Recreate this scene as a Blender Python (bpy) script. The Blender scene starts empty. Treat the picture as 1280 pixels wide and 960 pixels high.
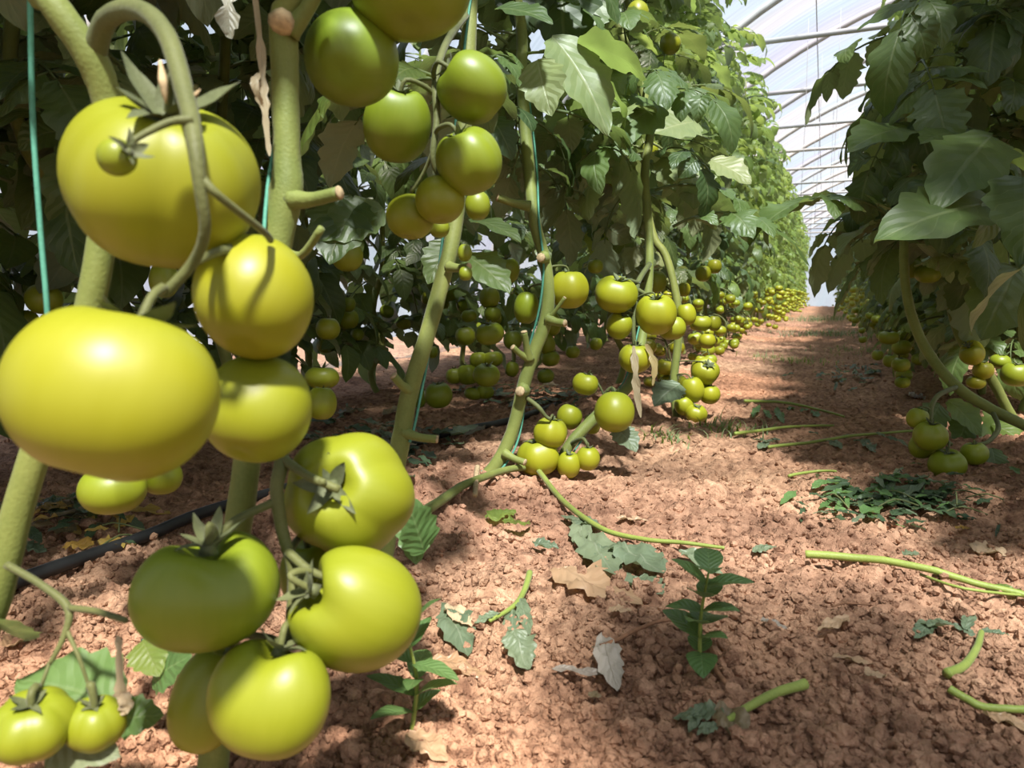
import bpy, math, random
import numpy as np
from mathutils import Vector, Matrix

random.seed(7)
SC = bpy.context.scene
COL = SC.collection
R = math.radians

# ------------------------------------------------------------------ camera, world, sun, exposure
FPX = 925.0                                   # focal length in pixels of the 1280x960 frame
YAW, PITCH, CAMH = R(22.72), R(6.78), 0.34
CAM = Vector((0.0, 0.0, CAMH))
c_r = Vector((math.cos(YAW), math.sin(YAW), 0))
c_f = Vector((-math.sin(YAW) * math.cos(PITCH), math.cos(YAW) * math.cos(PITCH), -math.sin(PITCH)))
c_u = c_r.cross(c_f)
cam_d = bpy.data.cameras.new('camera')
cam = bpy.data.objects.new('camera', cam_d)
COL.objects.link(cam)
cam.matrix_world = Matrix(((c_r.x, c_u.x, -c_f.x, CAM.x), (c_r.y, c_u.y, -c_f.y, CAM.y),
                           (c_r.z, c_u.z, -c_f.z, CAM.z), (0, 0, 0, 1)))
cam_d.sensor_width = 36
cam_d.lens = FPX / 1280 * 36
cam_d.clip_start = 0.02
cam_d.clip_end = 200
cam_d.dof.use_dof = True
cam_d.dof.focus_distance = 1.25
cam_d.dof.aperture_fstop = 11.0
SC.camera = cam

w = bpy.data.worlds.new('world')
SC.world = w
w.use_nodes = True
nt = w.node_tree
bg = nt.nodes['Background']
tc = nt.nodes.new('ShaderNodeTexCoord')
sx = nt.nodes.new('ShaderNodeSeparateXYZ')
cr = nt.nodes.new('ShaderNodeValToRGB')
cr.color_ramp.elements[0].position = 0.0
cr.color_ramp.elements[0].color = (1.0, 0.97, 0.95, 1)
cr.color_ramp.elements[1].position = 0.75
cr.color_ramp.elements[1].color = (0.72, 0.82, 1.0, 1)
nt.links.new(tc.outputs['Generated'], sx.inputs[0])
nt.links.new(sx.outputs['Z'], cr.inputs[0])
nt.links.new(cr.outputs[0], bg.inputs[0])
bg.inputs[1].default_value = 0.88

SUN_EL = R(60)
SUN_H = Vector((-0.52, 0.854, 0)).normalized()            # horizontal travel of the light
sun_dir = Vector((SUN_H.x * math.cos(SUN_EL), SUN_H.y * math.cos(SUN_EL), -math.sin(SUN_EL)))
sd = bpy.data.lights.new('sun', 'SUN')
sd.energy = 15.0
sd.angle = R(4.0)
sd.color = (1.0, 0.93, 0.82)
sun = bpy.data.objects.new('sun', sd)
COL.objects.link(sun)
sun.location = (2, -3, 6)
sun.rotation_euler = sun_dir.to_track_quat('-Z', 'Y').to_euler()

SC.view_settings.view_transform = 'Standard'
SC.view_settings.look = 'None'
SC.view_settings.gamma = 1
SC.view_settings.exposure = 0.1
try:
    SC.cycles.use_denoising = True
    SC.cycles.transparent_max_bounces = 16
except Exception:
    pass


# ------------------------------------------------------------------ pixel helpers
def P(px, py, d):
    """world point seen at photo pixel (px, py) at depth d (metres along the camera axis)"""
    return CAM + c_r * ((px - 640) / FPX * d) + c_u * ((480 - py) / FPX * d) + c_f * d


def proj(p):
    q = p - CAM
    d = q.dot(c_f)
    if d < 0.02:
        return None, None, d
    return 640 + FPX * q.dot(c_r) / d, 480 - FPX * q.dot(c_u) / d, d


def camvec(v):
    return (c_r * v[0] + c_u * v[1] - c_f * v[2]).normalized()


# ------------------------------------------------------------------ ground height
def hsh(i, j, s):
    v = np.sin(i * 127.1 + j * 311.7 + s * 74.7) * 43758.5453
    return v - np.floor(v)


def cells(x, y, size, seed):
    gx, gy = x / size, y / size
    ix, iy = np.floor(gx), np.floor(gy)
    best = np.full(gx.shape, 9.0)
    second = np.full(gx.shape, 9.0)
    rid = np.zeros(gx.shape)
    ox, oy = np.zeros(gx.shape), np.zeros(gx.shape)
    for a in (-1, 0, 1):
        for b in (-1, 0, 1):
            cx, cy = ix + a, iy + b
            dx = cx + hsh(cx, cy, seed) - gx
            dy = cy + hsh(cx, cy, seed + 5) - gy
            d = np.sqrt(dx * dx + dy * dy)
            n = d < best
            second = np.where(n, best, np.minimum(second, d))
            rid = np.where(n, hsh(cx, cy, seed + 9), rid)
            ox, oy = np.where(n, dx, ox), np.where(n, dy, oy)
            best = np.where(n, d, best)
    return best, second, rid, ox, oy


def vnoise(x, y, size, seed):
    gx, gy = x / size, y / size
    ix, iy = np.floor(gx), np.floor(gy)
    fx, fy = gx - ix, gy - iy
    fx, fy = fx * fx * (3 - 2 * fx), fy * fy * (3 - 2 * fy)
    a, b = hsh(ix, iy, seed), hsh(ix + 1, iy, seed)
    c, d = hsh(ix, iy + 1, seed), hsh(ix + 1, iy + 1, seed)
    return (a * (1 - fx) + b * fx) * (1 - fy) + (c * (1 - fx) + d * fx) * fy - 0.5


def ground_np(x, y):
    z = 0.022 * np.exp(-((x + 0.60) / 0.14) ** 2) + 0.02 * np.exp(-((x - 0.50) / 0.16) ** 2)
    z = z + 0.03 * vnoise(x, y, 0.45, 1) + 0.020 * vnoise(x, y, 0.16, 2)
    for size, amp, seed in ((0.066, 0.011, 3), (0.031, 0.0095, 4), (0.016, 0.0060, 5)):
        b, s, r, tx, ty = cells(x + 0.5 * size * vnoise(x, y, size * 0.6, 8), y + 0.5 * size * vnoise(x, y, size * 0.6, 18), size, seed)
        lump = np.clip((s - b) * 2.6, 0, 1) ** 0.6
        tilt = tx * (hsh(r * 91, r * 17, 1) - 0.5) + ty * (hsh(r * 37, r * 53, 2) - 0.5)
        z = z + amp * (lump * (0.10 + 0.95 * r * r) + 1.1 * tilt * lump - 0.3)
    z = z + 0.0065 * vnoise(x, y, 0.010, 31) + 0.009 * vnoise(x, y, 0.024, 32)
    return z


def gz(x, y):
    return float(ground_np(np.array([float(x)]), np.array([float(y)]))[0])


def G(px, py, lift=0.0):
    """world point on the soil seen at pixel (px, py)"""
    d = c_r * ((px - 640) / FPX) + c_u * ((480 - py) / FPX) + c_f
    z = 0.0
    p = CAM
    for _ in range(4):
        p = CAM + d * ((CAMH - z) / -d.z)
        z = gz(p.x, p.y)
    return Vector((p.x, p.y, z + lift))


# ------------------------------------------------------------------ materials
def new_mat(name):
    m = bpy.data.materials.new(name)
    m.use_nodes = True
    t = m.node_tree
    return m, t, t.nodes['Principled BSDF'], t.nodes['Material Output']


def node(t, kind, **kw):
    n = t.nodes.new(kind)
    for k, v in kw.items():
        setattr(n, k, v)
    return n


def ramp(t, fac, stops):
    n = node(t, 'ShaderNodeValToRGB')
    e = n.color_ramp.elements
    while len(e) < len(stops):
        e.new(0.5)
    for q, (p, c) in zip(e, stops):
        q.position = p
        q.color = (*c, 1)
    t.links.new(fac, n.inputs[0])
    return n.outputs[0]


def mixc(t, fac, a, b, mode='MIX'):
    n = node(t, 'ShaderNodeMix', data_type='RGBA', blend_type=mode)
    for s, v in ((n.inputs[0], fac), (n.inputs[6], a), (n.inputs[7], b)):
        if isinstance(v, (int, float)):
            s.default_value = v
        elif isinstance(v, tuple):
            s.default_value = (*v, 1)
        else:
            t.links.new(v, s)
    return n.outputs[2]


def math_n(t, op, a, b=None):
    n = node(t, 'ShaderNodeMath', operation=op)
    for s, v in zip(n.inputs, (a, b)):
        if v is None:
            continue
        if isinstance(v, (int, float)):
            s.default_value = v
        else:
            t.links.new(v, s)
    return n.outputs[0]


def noise_n(t, scale, detail=3, vec=None, rough=0.55):
    n = node(t, 'ShaderNodeTexNoise')
    n.inputs['Scale'].default_value = scale
    n.inputs['Detail'].default_value = detail
    n.inputs['Roughness'].default_value = rough
    if vec is not None:
        t.links.new(vec, n.inputs['Vector'])
    return n.outputs['Fac']


def bump(t, b, height, strength, dist):
    n = node(t, 'ShaderNodeBump')
    n.inputs['Strength'].default_value = strength
    n.inputs['Distance'].default_value = dist
    t.links.new(height, n.inputs['Height'])
    t.links.new(n.outputs[0], b.inputs['Normal'])


def soil_material():
    m, t, b, o = new_mat('red_soil')
    g = node(t, 'ShaderNodeNewGeometry').outputs['Position']
    n1 = noise_n(t, 5, 4, g)
    n2 = noise_n(t, 60, 4, g)
    n3 = noise_n(t, 260, 3, g)
    c = ramp(t, n1, [(0.3, (0.285, 0.156, 0.096)), (0.7, (0.485, 0.280, 0.170))])
    c2 = ramp(t, n2, [(0.30, (0.42, 0.37, 0.36)), (0.5, (0.90, 0.88, 0.87)), (0.72, (1.3, 1.32, 1.34))])
    c = mixc(t, 1.0, c, c2, 'MULTIPLY')
    oi = node(t, 'ShaderNodeObjectInfo')
    t.links.new(c, b.inputs['Base Color'])
    b.inputs['Roughness'].default_value = 0.95
    b.inputs['Specular IOR Level'].default_value = 0.15
    bump(t, b, math_n(t, 'ADD', n2, n3), 0.9, 0.006)
    return m


def tomato_material():
    m, t, b, o = new_mat('tomato_skin')
    at = node(t, 'ShaderNodeAttribute', attribute_type='OBJECT', attribute_name='tint')
    co = node(t, 'ShaderNodeTexCoord').outputs['Object']
    sp = node(t, 'ShaderNodeSeparateXYZ')
    t.links.new(co, sp.inputs[0])
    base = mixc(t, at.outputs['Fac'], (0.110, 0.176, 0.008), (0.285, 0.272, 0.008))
    # greener shoulders round the stalk
    sh = node(t, 'ShaderNodeMapRange')
    sh.inputs[1].default_value, sh.inputs[2].default_value = 0.25, 0.8
    t.links.new(sp.outputs['Z'], sh.inputs[0])
    shf = math_n(t, 'MULTIPLY', sh.outputs[0], 0.35)
    base = mixc(t, shf, base, (0.11, 0.17, 0.014))
    # fine pale streaks running from stalk to tip
    ang = math_n(t, 'ARCTAN2', sp.outputs['Y'], sp.outputs['X'])
    cmb = node(t, 'ShaderNodeCombineXYZ')
    t.links.new(math_n(t, 'MULTIPLY', ang, 3.0), cmb.inputs[0])
    t.links.new(math_n(t, 'MULTIPLY', sp.outputs['Z'], 0.8), cmb.inputs[1])
    st = noise_n(t, 2.5, 3, cmb.outputs[0])
    base = mixc(t, math_n(t, 'MULTIPLY', st, 0.14), base, (0.36, 0.38, 0.05))
    t.links.new(base, b.inputs['Base Color'])
    b.inputs['Roughness'].default_value = 0.42
    b.inputs['Specular IOR Level'].default_value = 0.42
    b.inputs['Subsurface Weight'].default_value = 0.0
    return m


def stem_material(name, c0, c1, rough=0.6):
    m, t, b, o = new_mat(name)
    g = node(t, 'ShaderNodeNewGeometry').outputs['Position']
    n1 = noise_n(t, 25, 4, g)
    n2 = noise_n(t, 400, 3, g)
    c = ramp(t, n1, [(0.3, c0), (0.7, c1)])
    c = mixc(t, math_n(t, 'MULTIPLY', n2, 0.3), c, tuple(min(1, q * 1.4 + 0.03) for q in c1))
    t.links.new(c, b.inputs['Base Color'])
    b.inputs['Roughness'].default_value = rough
    b.inputs['Specular IOR Level'].default_value = 0.3
    b.inputs['Sheen Weight'].default_value = 0.08
    bump(t, b, n2, 0.25, 0.002)
    return m


def leaf_material(name, dark, light, vein, trans, translucency=0.30):
    m, t, b, o = new_mat(name)
    uv = node(t, 'ShaderNodeUVMap').outputs[0]
    sp = node(t, 'ShaderNodeSeparateXYZ')
    t.links.new(uv, sp.inputs[0])
    au = math_n(t, 'ABSOLUTE', math_n(t, 'SUBTRACT', sp.outputs['X'], 0.5))
    ph = math_n(t, 'SUBTRACT', math_n(t, 'MULTIPLY', sp.outputs['Y'], 7.0), math_n(t, 'MULTIPLY', au, 4.0))
    fr = math_n(t, 'ABSOLUTE', math_n(t, 'SUBTRACT', math_n(t, 'FRACT', ph), 0.5))
    side = node(t, 'ShaderNodeMapRange')
    side.inputs[1].default_value, side.inputs[2].default_value = 0.44, 0.5
    t.links.new(fr, side.inputs[0])
    mid = node(t, 'ShaderNodeMapRange')
    mid.inputs[1].default_value, mid.inputs[2].default_value = 0.035, 0.012
    t.links.new(au, mid.inputs[0])
    vn = math_n(t, 'MAXIMUM', math_n(t, 'MULTIPLY', side.outputs[0], 0.6), mid.outputs[0])
    oi = node(t, 'ShaderNodeObjectInfo')
    co = node(t, 'ShaderNodeTexCoord').outputs['Object']
    ns = noise_n(t, 30, 3, co)
    f = math_n(t, 'ADD', math_n(t, 'MULTIPLY', oi.outputs['Random'], 0.7), math_n(t, 'MULTIPLY', math_n(t, 'SUBTRACT', ns, 0.35), 0.8))
    c = ramp(t, f, [(0.1, dark), (0.9, light)])
    c = mixc(t, math_n(t, 'MULTIPLY', vn, 0.55), c, vein)
    gm = node(t, 'ShaderNodeNewGeometry')
    under = mixc(t, 0.45, c, (0.34, 0.37, 0.24))
    c = mixc(t, gm.outputs['Backfacing'], c, under)
    t.links.new(c, b.inputs['Base Color'])
    b.inputs['Roughness'].default_value = 0.46
    b.inputs['Specular IOR Level'].default_value = 0.5
    bump(t, b, math_n(t, 'SUBTRACT', math_n(t, 'MULTIPLY', fr, -1.0), math_n(t, 'MULTIPLY', mid.outputs[0], 0.6)), 0.28, 0.006)
    tr = node(t, 'ShaderNodeBsdfTranslucent')
    t.links.new(mixc(t, 0.6, c, trans), tr.inputs['Color'])
    mx = node(t, 'ShaderNodeMixShader')
    mx.inputs[0].default_value = translucency
    t.links.new(b.outputs[0], mx.inputs[1])
    t.links.new(tr.outputs[0], mx.inputs[2])
    t.links.new(mx.outputs[0], o.inputs[0])
    return m


def plain(name, c, rough=0.5, spec=0.4, var=0.0, scale=40, metal=0.0):
    m, t, b, o = new_mat(name)
    b.inputs['Roughness'].default_value = rough
    b.inputs['Specular IOR Level'].default_value = spec
    b.inputs['Metallic'].default_value = metal
    g = node(t, 'ShaderNodeNewGeometry').outputs['Position']
    n = noise_n(t, scale, 4, g)
    cc = ramp(t, n, [(0.3, tuple(q * (1 - var) for q in c)), (0.7, tuple(min(1, q * (1 + var)) for q in c))])
    t.links.new(cc, b.inputs['Base Color'])
    return m


def film_material():
    m, t, b, o = new_mat('greenhouse_film')
    g = node(t, 'ShaderNodeNewGeometry').outputs['Position']
    mp = node(t, 'ShaderNodeMapping')
    mp.inputs['Scale'].default_value = (0.25, 0.9, 0.25)
    t.links.new(g, mp.inputs[0])
    n = noise_n(t, 1.1, 1, mp.outputs[0])
    tint = ramp(t, n, [(0.3, (0.80, 0.79, 0.93)), (0.5, (0.74, 0.86, 0.95)), (0.65, (0.93, 0.90, 0.92))])
    mp2 = node(t, 'ShaderNodeMapping')
    mp2.inputs['Scale'].default_value = (0.6, 9.0, 0.6)
    t.links.new(g, mp2.inputs[0])
    n2 = noise_n(t, 2.0, 4, mp2.outputs[0])
    streak = ramp(t, n2, [(0.35, (0.86, 0.86, 0.88)), (0.65, (1, 1, 1))])
    tint = mixc(t, 1.0, tint, streak, 'MULTIPLY')
    a = node(t, 'ShaderNodeBsdfTransparent')
    t.links.new(tint, a.inputs[0])
    tl = node(t, 'ShaderNodeBsdfTranslucent')
    t.links.new(tint, tl.inputs[0])
    df = node(t, 'ShaderNodeBsdfDiffuse')
    t.links.new(tint, df.inputs[0])
    m1 = node(t, 'ShaderNodeMixShader')
    m1.inputs[0].default_value = 0.35
    t.links.new(tl.outputs[0], m1.inputs[1])
    t.links.new(df.outputs[0], m1.inputs[2])
    m2 = node(t, 'ShaderNodeMixShader')
    m2.inputs[0].default_value = 0.18
    t.links.new(a.outputs[0], m2.inputs[1])
    t.links.new(m1.outputs[0], m2.inputs[2])
    t.links.new(m2.outputs[0], o.inputs[0])
    return m


M = {}
M['soil'] = soil_material()
M['tomato'] = tomato_material()
M['stem'] = stem_material('tomato_stem', (0.095, 0.122, 0.021), (0.172, 0.195, 0.042))
M['stalk'] = stem_material('truss_stalk', (0.055, 0.066, 0.018), (0.110, 0.122, 0.034))
M['calyx'] = stem_material('calyx_green', (0.045, 0.060, 0.022), (0.10, 0.115, 0.045))
M['cut'] = plain('cut_wood', (0.40, 0.30, 0.17), 0.85, 0.15, 0.3, 200)
M['leaf'] = leaf_material('tomato_leaf', (0.032, 0.062, 0.019), (0.098, 0.152, 0.038), (0.16, 0.20, 0.085), (0.28, 0.40, 0.05))
M['leaf_pale'] = leaf_material('tomato_leaf_pale', (0.13, 0.18, 0.07), (0.24, 0.28, 0.11), (0.28, 0.31, 0.15), (0.33, 0.42, 0.08))
M['leaf_bright'] = leaf_material('fresh_and_sunlit_leaf', (0.09, 0.15, 0.03), (0.21, 0.29, 0.06), (0.24, 0.30, 0.10), (0.36, 0.5, 0.06), 0.5)  # brighter copy of the leaf colour for sunlit foliage, also for fresh leaves
M['leaf_weed'] = leaf_material('weed_leaf', (0.07, 0.14, 0.04), (0.13, 0.23, 0.07), (0.17, 0.26, 0.10), (0.25, 0.42, 0.06), 0.3)
M['leaf_dark'] = leaf_material('dark_weed_leaf', (0.035, 0.065, 0.028), (0.075, 0.115, 0.05), (0.10, 0.14, 0.07), (0.12, 0.2, 0.04), 0.2)
M['leaf_wilt'] = leaf_material('wilted_leaf', (0.11, 0.15, 0.085), (0.21, 0.25, 0.14), (0.26, 0.29, 0.19), (0.22, 0.28, 0.09), 0.25)
M['leaf_dry'] = leaf_material('dry_leaf', (0.40, 0.24, 0.13), (0.62, 0.44, 0.27), (0.32, 0.20, 0.11), (0.5, 0.3, 0.12), 0.25)
M['leaf_white'] = leaf_material('bleached_leaf', (0.30, 0.25, 0.20), (0.48, 0.42, 0.35), (0.20, 0.17, 0.13), (0.5, 0.4, 0.25), 0.2)
M['leaf_yellow'] = leaf_material('yellowed_leaf', (0.45, 0.25, 0.05), (0.60, 0.42, 0.10), (0.38, 0.22, 0.06), (0.6, 0.4, 0.06), 0.35)
M['leaf_brown'] = leaf_material('brown_leaf', (0.10, 0.075, 0.035), (0.22, 0.16, 0.08), (0.28, 0.2, 0.1), (0.2, 0.15, 0.05), 0.15)
M['green_stick'] = stem_material('cut_leafstalk', (0.15, 0.19, 0.03), (0.23, 0.275, 0.05), 0.5)
M['twig'] = plain('dry_twig', (0.22, 0.11, 0.06), 0.85, 0.2, 0.35, 150)
M['string'] = plain('turquoise_twine', (0.075, 0.25, 0.17), 0.6, 0.3, 0.15, 300)
M['hose'] = plain('black_hose', (0.025, 0.024, 0.024), 0.45, 0.4, 0.3, 30)
M['pipe'] = plain('galvanised_pipe', (0.42, 0.41, 0.40), 0.55, 0.5, 0.12, 8)
M['wire'] = plain('thin_wire', (0.35, 0.35, 0.37), 0.5, 0.4, 0.1)
M['paper'] = plain('white_scrap', (0.62, 0.60, 0.58), 0.7, 0.3, 0.2, 90)
M['film'] = film_material()


# ------------------------------------------------------------------ mesh helpers
def mesh_from(name, V, F, mat, UV=None, smooth=True):
    me = bpy.data.meshes.new(name)
    me.from_pydata([tuple(v) for v in V], [], F)
    if mat is not None:
        me.materials.append(mat)
    if smooth:
        me.polygons.foreach_set('use_smooth', np.ones(len(me.polygons), dtype=bool))
    if UV is not None:
        lay = me.uv_layers.new(name='UVMap')
        idx = np.empty(len(me.loops), dtype=np.int32)
        me.loops.foreach_get('vertex_index', idx)
        lay.data.foreach_set('uv', np.array(UV, dtype=np.float32)[idx].ravel())
    me.update()
    return me


def tag(o, label=None, cat=None, group=None, kind=None):
    if label:
        o['label'] = label
    if cat:
        o['category'] = cat
    if group:
        o['group'] = group
    if kind:
        o['kind'] = kind
    return o


def link(name, me, parent=None, loc=None, mw=None):
    o = bpy.data.objects.new(name, me)
    COL.objects.link(o)
    if parent is not None:
        o.parent = parent
    if mw is not None:
        o.matrix_local = mw
    elif loc is not None:
        o.location = loc
    return o


def empty(name, loc):
    o = bpy.data.objects.new(name, None)
    COL.objects.link(o)
    o.empty_display_size = 0.05
    o.location = loc
    return o


def smooth_path(pts, rad, k=5):
    """Catmull-Rom through pts, radii interpolated"""
    n = len(pts)
    if n < 3:
        return [Vector(p) for p in pts], list(rad)
    out, ro = [], []
    for i in range(n - 1):
        p0, p1, p2, p3 = (Vector(pts[max(i - 1, 0)]), Vector(pts[i]), Vector(pts[i + 1]), Vector(pts[min(i + 2, n - 1)]))
        for j in range(k):
            u = j / k
            out.append(0.5 * ((2 * p1) + (p2 - p0) * u + (2 * p0 - 5 * p1 + 4 * p2 - p3) * u * u + (3 * p1 - p0 - 3 * p2 + p3) * u ** 3))
            ro.append(rad[i] * (1 - u) + rad[i + 1] * u)
    out.append(Vector(pts[-1]))
    ro.append(rad[-1])
    return out, ro


def tube(pts, rad, seg=8, off=Vector((0, 0, 0)), k=5, wob=0.0, flat=1.0):
    if isinstance(rad, (int, float)):
        rad = [rad] * len(pts)
    pts, rad = smooth_path(pts, rad, k)
    V, F = [], []
    up = None
    n = len(pts)
    for i in range(n):
        tg = (pts[min(i + 1, n - 1)] - pts[max(i - 1, 0)])
        if tg.length < 1e-9:
            tg = Vector((0, 0, 1))
        tg.normalize()
        if up is None:
            up = tg.orthogonal().normalized()
        up = (up - tg * up.dot(tg))
        if up.length < 1e-6:
            up = tg.orthogonal()
        up.normalize()
        sd_ = tg.cross(up)
        for j in range(seg):
            a = 2 * math.pi * j / seg
            r = rad[i] * (1 + (random.uniform(-wob, wob) if wob else 0))
            V.append(pts[i] - off + (up * math.cos(a) + sd_ * math.sin(a) * flat) * r)
    for i in range(n - 1):
        for j in range(seg):
            a, b = i * seg + j, i * seg + (j + 1) % seg
            F.append((a, b, b + seg, a + seg))
    F.append(tuple(reversed(range(seg))))
    F.append(tuple(range((n - 1) * seg, n * seg)))
    return V, F


def join(parts):
    V, F, U = [], [], []
    for p in parts:
        b = len(V)
        V += p[0]
        F += [tuple(i + b for i in f) for f in p[1]]
        U += (p[2] if len(p) > 2 else [(0.5, 0.5)] * len(p[0]))
    return V, F, U


def tube_obj(name, pts, rad, mat, parent=None, seg=8, k=5, wob=0.0, flat=1.0, under=None):
    """pts in world space; an own object at its first point or a child of parent (an unrotated Empty)"""
    off = Vector(parent.location) if parent is not None else Vector(pts[0])
    V, F = tube(pts, rad, seg, off, k, wob, flat)
    o = link(name, mesh_from(name, V, F, mat), under or parent)
    if parent is None:
        o.location = off
    return o


# ------------------------------------------------------------------ leaves
def leaflet(L, W, ns, nc, rng, droop=0.8, fold=0.25, curl=0.0, teeth=5, serr=0.25, ripple=0.05, peak=0.42):
    """one blade, base at the origin, growing along +Y, upper face +Z"""
    V, F, U = [], [], []
    y = z = 0.0
    side = rng.uniform(-0.5, 0.5)
    ph1, ph2 = rng.uniform(0, 6), rng.uniform(0, 6)
    for i in range(ns + 1):
        t = i / ns
        a = droop * (t ** 1.2)
        if i:
            y += math.cos(a) * L / ns
            z -= math.sin(a) * L / ns
        tt = t ** (math.log(0.5) / math.log(peak))
        wd = W * max(0.0, math.sin(math.pi * tt)) ** 0.8
        q = t * teeth
        saw = (q - math.floor(q))
        tri = lambda f: f / 0.68 if f < 0.68 else (1 - f) / 0.32
        wl = wd * (1 + serr * (tri(saw) - 0.6))
        q2 = (t + 0.07) * teeth
        wr = wd * (1 + serr * (tri(q2 - math.floor(q2)) - 0.6))
        for j in range(-nc, nc + 1):
            u = j / nc
            ww = (wl if u < 0 else wr)
            x = u * ww
            au = abs(u)
            zz = fold * au * ww * 0.9 - curl * (au ** 2) * ww
            zz += ripple * L * au * math.sin(t * 13 + ph1 + (2 if u < 0 else 0)) * 0.6
            zz += side * x * 0.25 * t
            # quilting between veins
            zz += 0.005 * L * math.sin((t * 7 - au * 2) * 2 * math.pi) * (1 - au) * au * 3
            V.append(Vector((x, y + zz * math.sin(a) * 0.5 - serr * 0.25 * au * ww, z + zz * math.cos(a))))
            U.append((0.5 + 0.5 * u, t))
    m = 2 * nc + 1
    for i in range(ns):
        for j in range(m - 1):
            a = i * m + j
            F.append((a, a + 1, a + 1 + m, a + m))
    return V, F, U


def xf(part, mat):
    return ([mat @ v for v in part[0]], part[1], part[2] if len(part) > 2 else [(0.5, 0.5)] * len(part[0]))


def compound_leaf(rng, Lr=0.17, hi=True, scale=1.0, limp=0.0):
    """tomato leaf: rachis with one end leaflet and side pairs; base at origin, along +Y, drooping"""
    ns, nc = (16, 2) if hi else (7, 1)
    parts = []
    pts = []
    dr = rng.uniform(0.5, 1.1) + limp
    y = z = 0.0
    N = 8
    dirs = []
    for i in range(N + 1):
        a = -0.35 + dr * i / N
        if i:
            y += math.cos(a) * Lr / N
            z -= math.sin(a) * Lr / N
        pts.append(Vector((0, y, z)))
        dirs.append(a)
    tv = tube(pts, [0.0032 - 0.0018 * i / N for i in range(N + 1)], 5 if hi else 3, k=1)
    parts.append((tv[0], tv[1]))

    def put(i, L, W, az, roll, dpitch):
        lf = leaflet(L, W, ns, nc, rng, droop=rng.uniform(0.3, 1.2) + limp, fold=rng.uniform(-0.05, 0.38),
                     curl=rng.uniform(-0.1, 0.35), teeth=rng.choice((4, 5, 5, 6)), serr=rng.uniform(0.22, 0.45),
                     ripple=rng.uniform(0.02, 0.07))
        pet = 0.012
        m = (Matrix.Translation(pts[i]) @ Matrix.Rotation(-dirs[i] - dpitch, 4, 'X') @ Matrix.Rotation(az, 4, 'Z')
             @ Matrix.Rotation(roll, 4, 'Y') @ Matrix.Translation((0, pet * 0.6, 0)))
        parts.append(xf(lf, m))
        ps = [pts[i], m @ Vector((0, 0.012, 0))]
        t2 = tube(ps, 0.0014, 4 if hi else 3, k=1)
        parts.append((t2[0], t2[1]))
    put(N, 0.125 * rng.uniform(0.9, 1.15), 0.036 * rng.uniform(0.9, 1.2), rng.uniform(-0.15, 0.15), 0, 0.1)
    for i, s in ((7, 0.78), (5, 0.95), (2, 0.75)):
        for sd2 in (-1, 1):
            if rng.random() < 0.06:
                continue
            put(i, 0.10 * s * rng.uniform(0.85, 1.15), 0.030 * s * rng.uniform(0.85, 1.2), -sd2 * rng.uniform(0.85, 1.25),
                sd2 * rng.uniform(0.0, 0.45), rng.uniform(-0.1, 0.25))
    V, F, U = join(parts)
    if scale != 1:
        V = [v * scale for v in V]
    return V, F, U


rl = random.Random(11)
LEAF_HI, LEAF_LO, LEAF_PALE, LEAF_BR = [], [], [], []
for i in range(9):
    V, F, U = compound_leaf(rl, 0.17, True, 1.0, 0.25 * (i % 3))
    LEAF_HI.append(mesh_from('leaf', V, F, M['leaf'], U))
    if i < 3:
        LEAF_PALE.append(mesh_from('leaf', V, F, M['leaf_pale'], U))
    if i < 5:
        LEAF_BR.append(mesh_from('leaf', V, F, M['leaf_bright'], U))
LOW = []
for i in range(6):
    V, F, U = compound_leaf(rl, 0.17, False, 1.0, 0.2 * (i % 3))
    LOW.append((V, F, U))
    LEAF_LO.append(mesh_from('leaf', V, F, M['leaf'], U))
LEAF_LOB = [mesh_from('leaf', V, F, M['leaf_bright'], U) for V, F, U in LOW[:4]]


# ------------------------------------------------------------------ tomato shapes
def tomato_geo(nu, nv, lobes, amp, crease, seed, kid=0.0, dimple=0.24):
    rng = random.Random(seed)
    phs = rng.uniform(0, 6.28)
    ph2 = rng.uniform(0, 6.28)
    V, F = [], []
    for i in range(nv + 1):
        u = math.pi * i / nv
        for j in range(nu):
            f = 2 * math.pi * j / nu
            rho = math.sin(u) ** 0.86 if 0 < i < nv else 0.0
            z = math.cos(u) * (0.80 if u < math.pi / 2 else 0.78)
            top = 0.5 + 0.5 * math.cos(u)
            lob = 1 + amp * (0.55 + 0.6 * top) * math.cos(lobes * f + phs) * 0.6 + 0.35 * amp * math.cos(2 * f + ph2)
            cr_ = crease * (0.35 + 0.65 * top) * (abs(math.cos(lobes * 0.5 * f + phs * 0.5)) ** 0.6 - 1) * rho
            r = rho * lob + cr_ * 0.6
            z -= dimple * math.exp(-(rho / 0.30) ** 2) * (1 if u < 1.6 else 0)
            z += 0.05 * math.exp(-(rho / 0.22) ** 2) * (1 if u > 1.6 else 0)
            x, y = r * math.cos(f), r * math.sin(f)
            if kid:
                z -= kid * math.exp(-(x / 0.34) ** 2) * max(0, top - 0.25) * 0.6
                y *= 0.86
            V.append((x, y, z))
    for i in range(nv):
        for j in range(nu):
            a, b = i * nu + j, i * nu + (j + 1) % nu
            F.append((a, a + nu, b + nu, b))
    return V, F


SHAPES = {'round': (4, 0.02, 0.0, 0.0), 'beef': (5, 0.045, 0.10, 0.0), 'kidney': (3, 0.05, 0.05, 0.42),
          'lobed': (6, 0.04, 0.14, 0.0), 'smooth': (3, 0.035, 0.045, 0.12)}
TOM = {}
for q, (s, (lb, am, crs, kd)) in enumerate(SHAPES.items()):
    for res, (nu, nv) in (('hi', (64, 36)), ('mid', (32, 18)), ('lo', (14, 9))):
        V, F = tomato_geo(nu, nv, lb, am, crs, 40 + q, kd)
        TOM[s, res] = mesh_from('tomato', V, F, M['tomato'])


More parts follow.
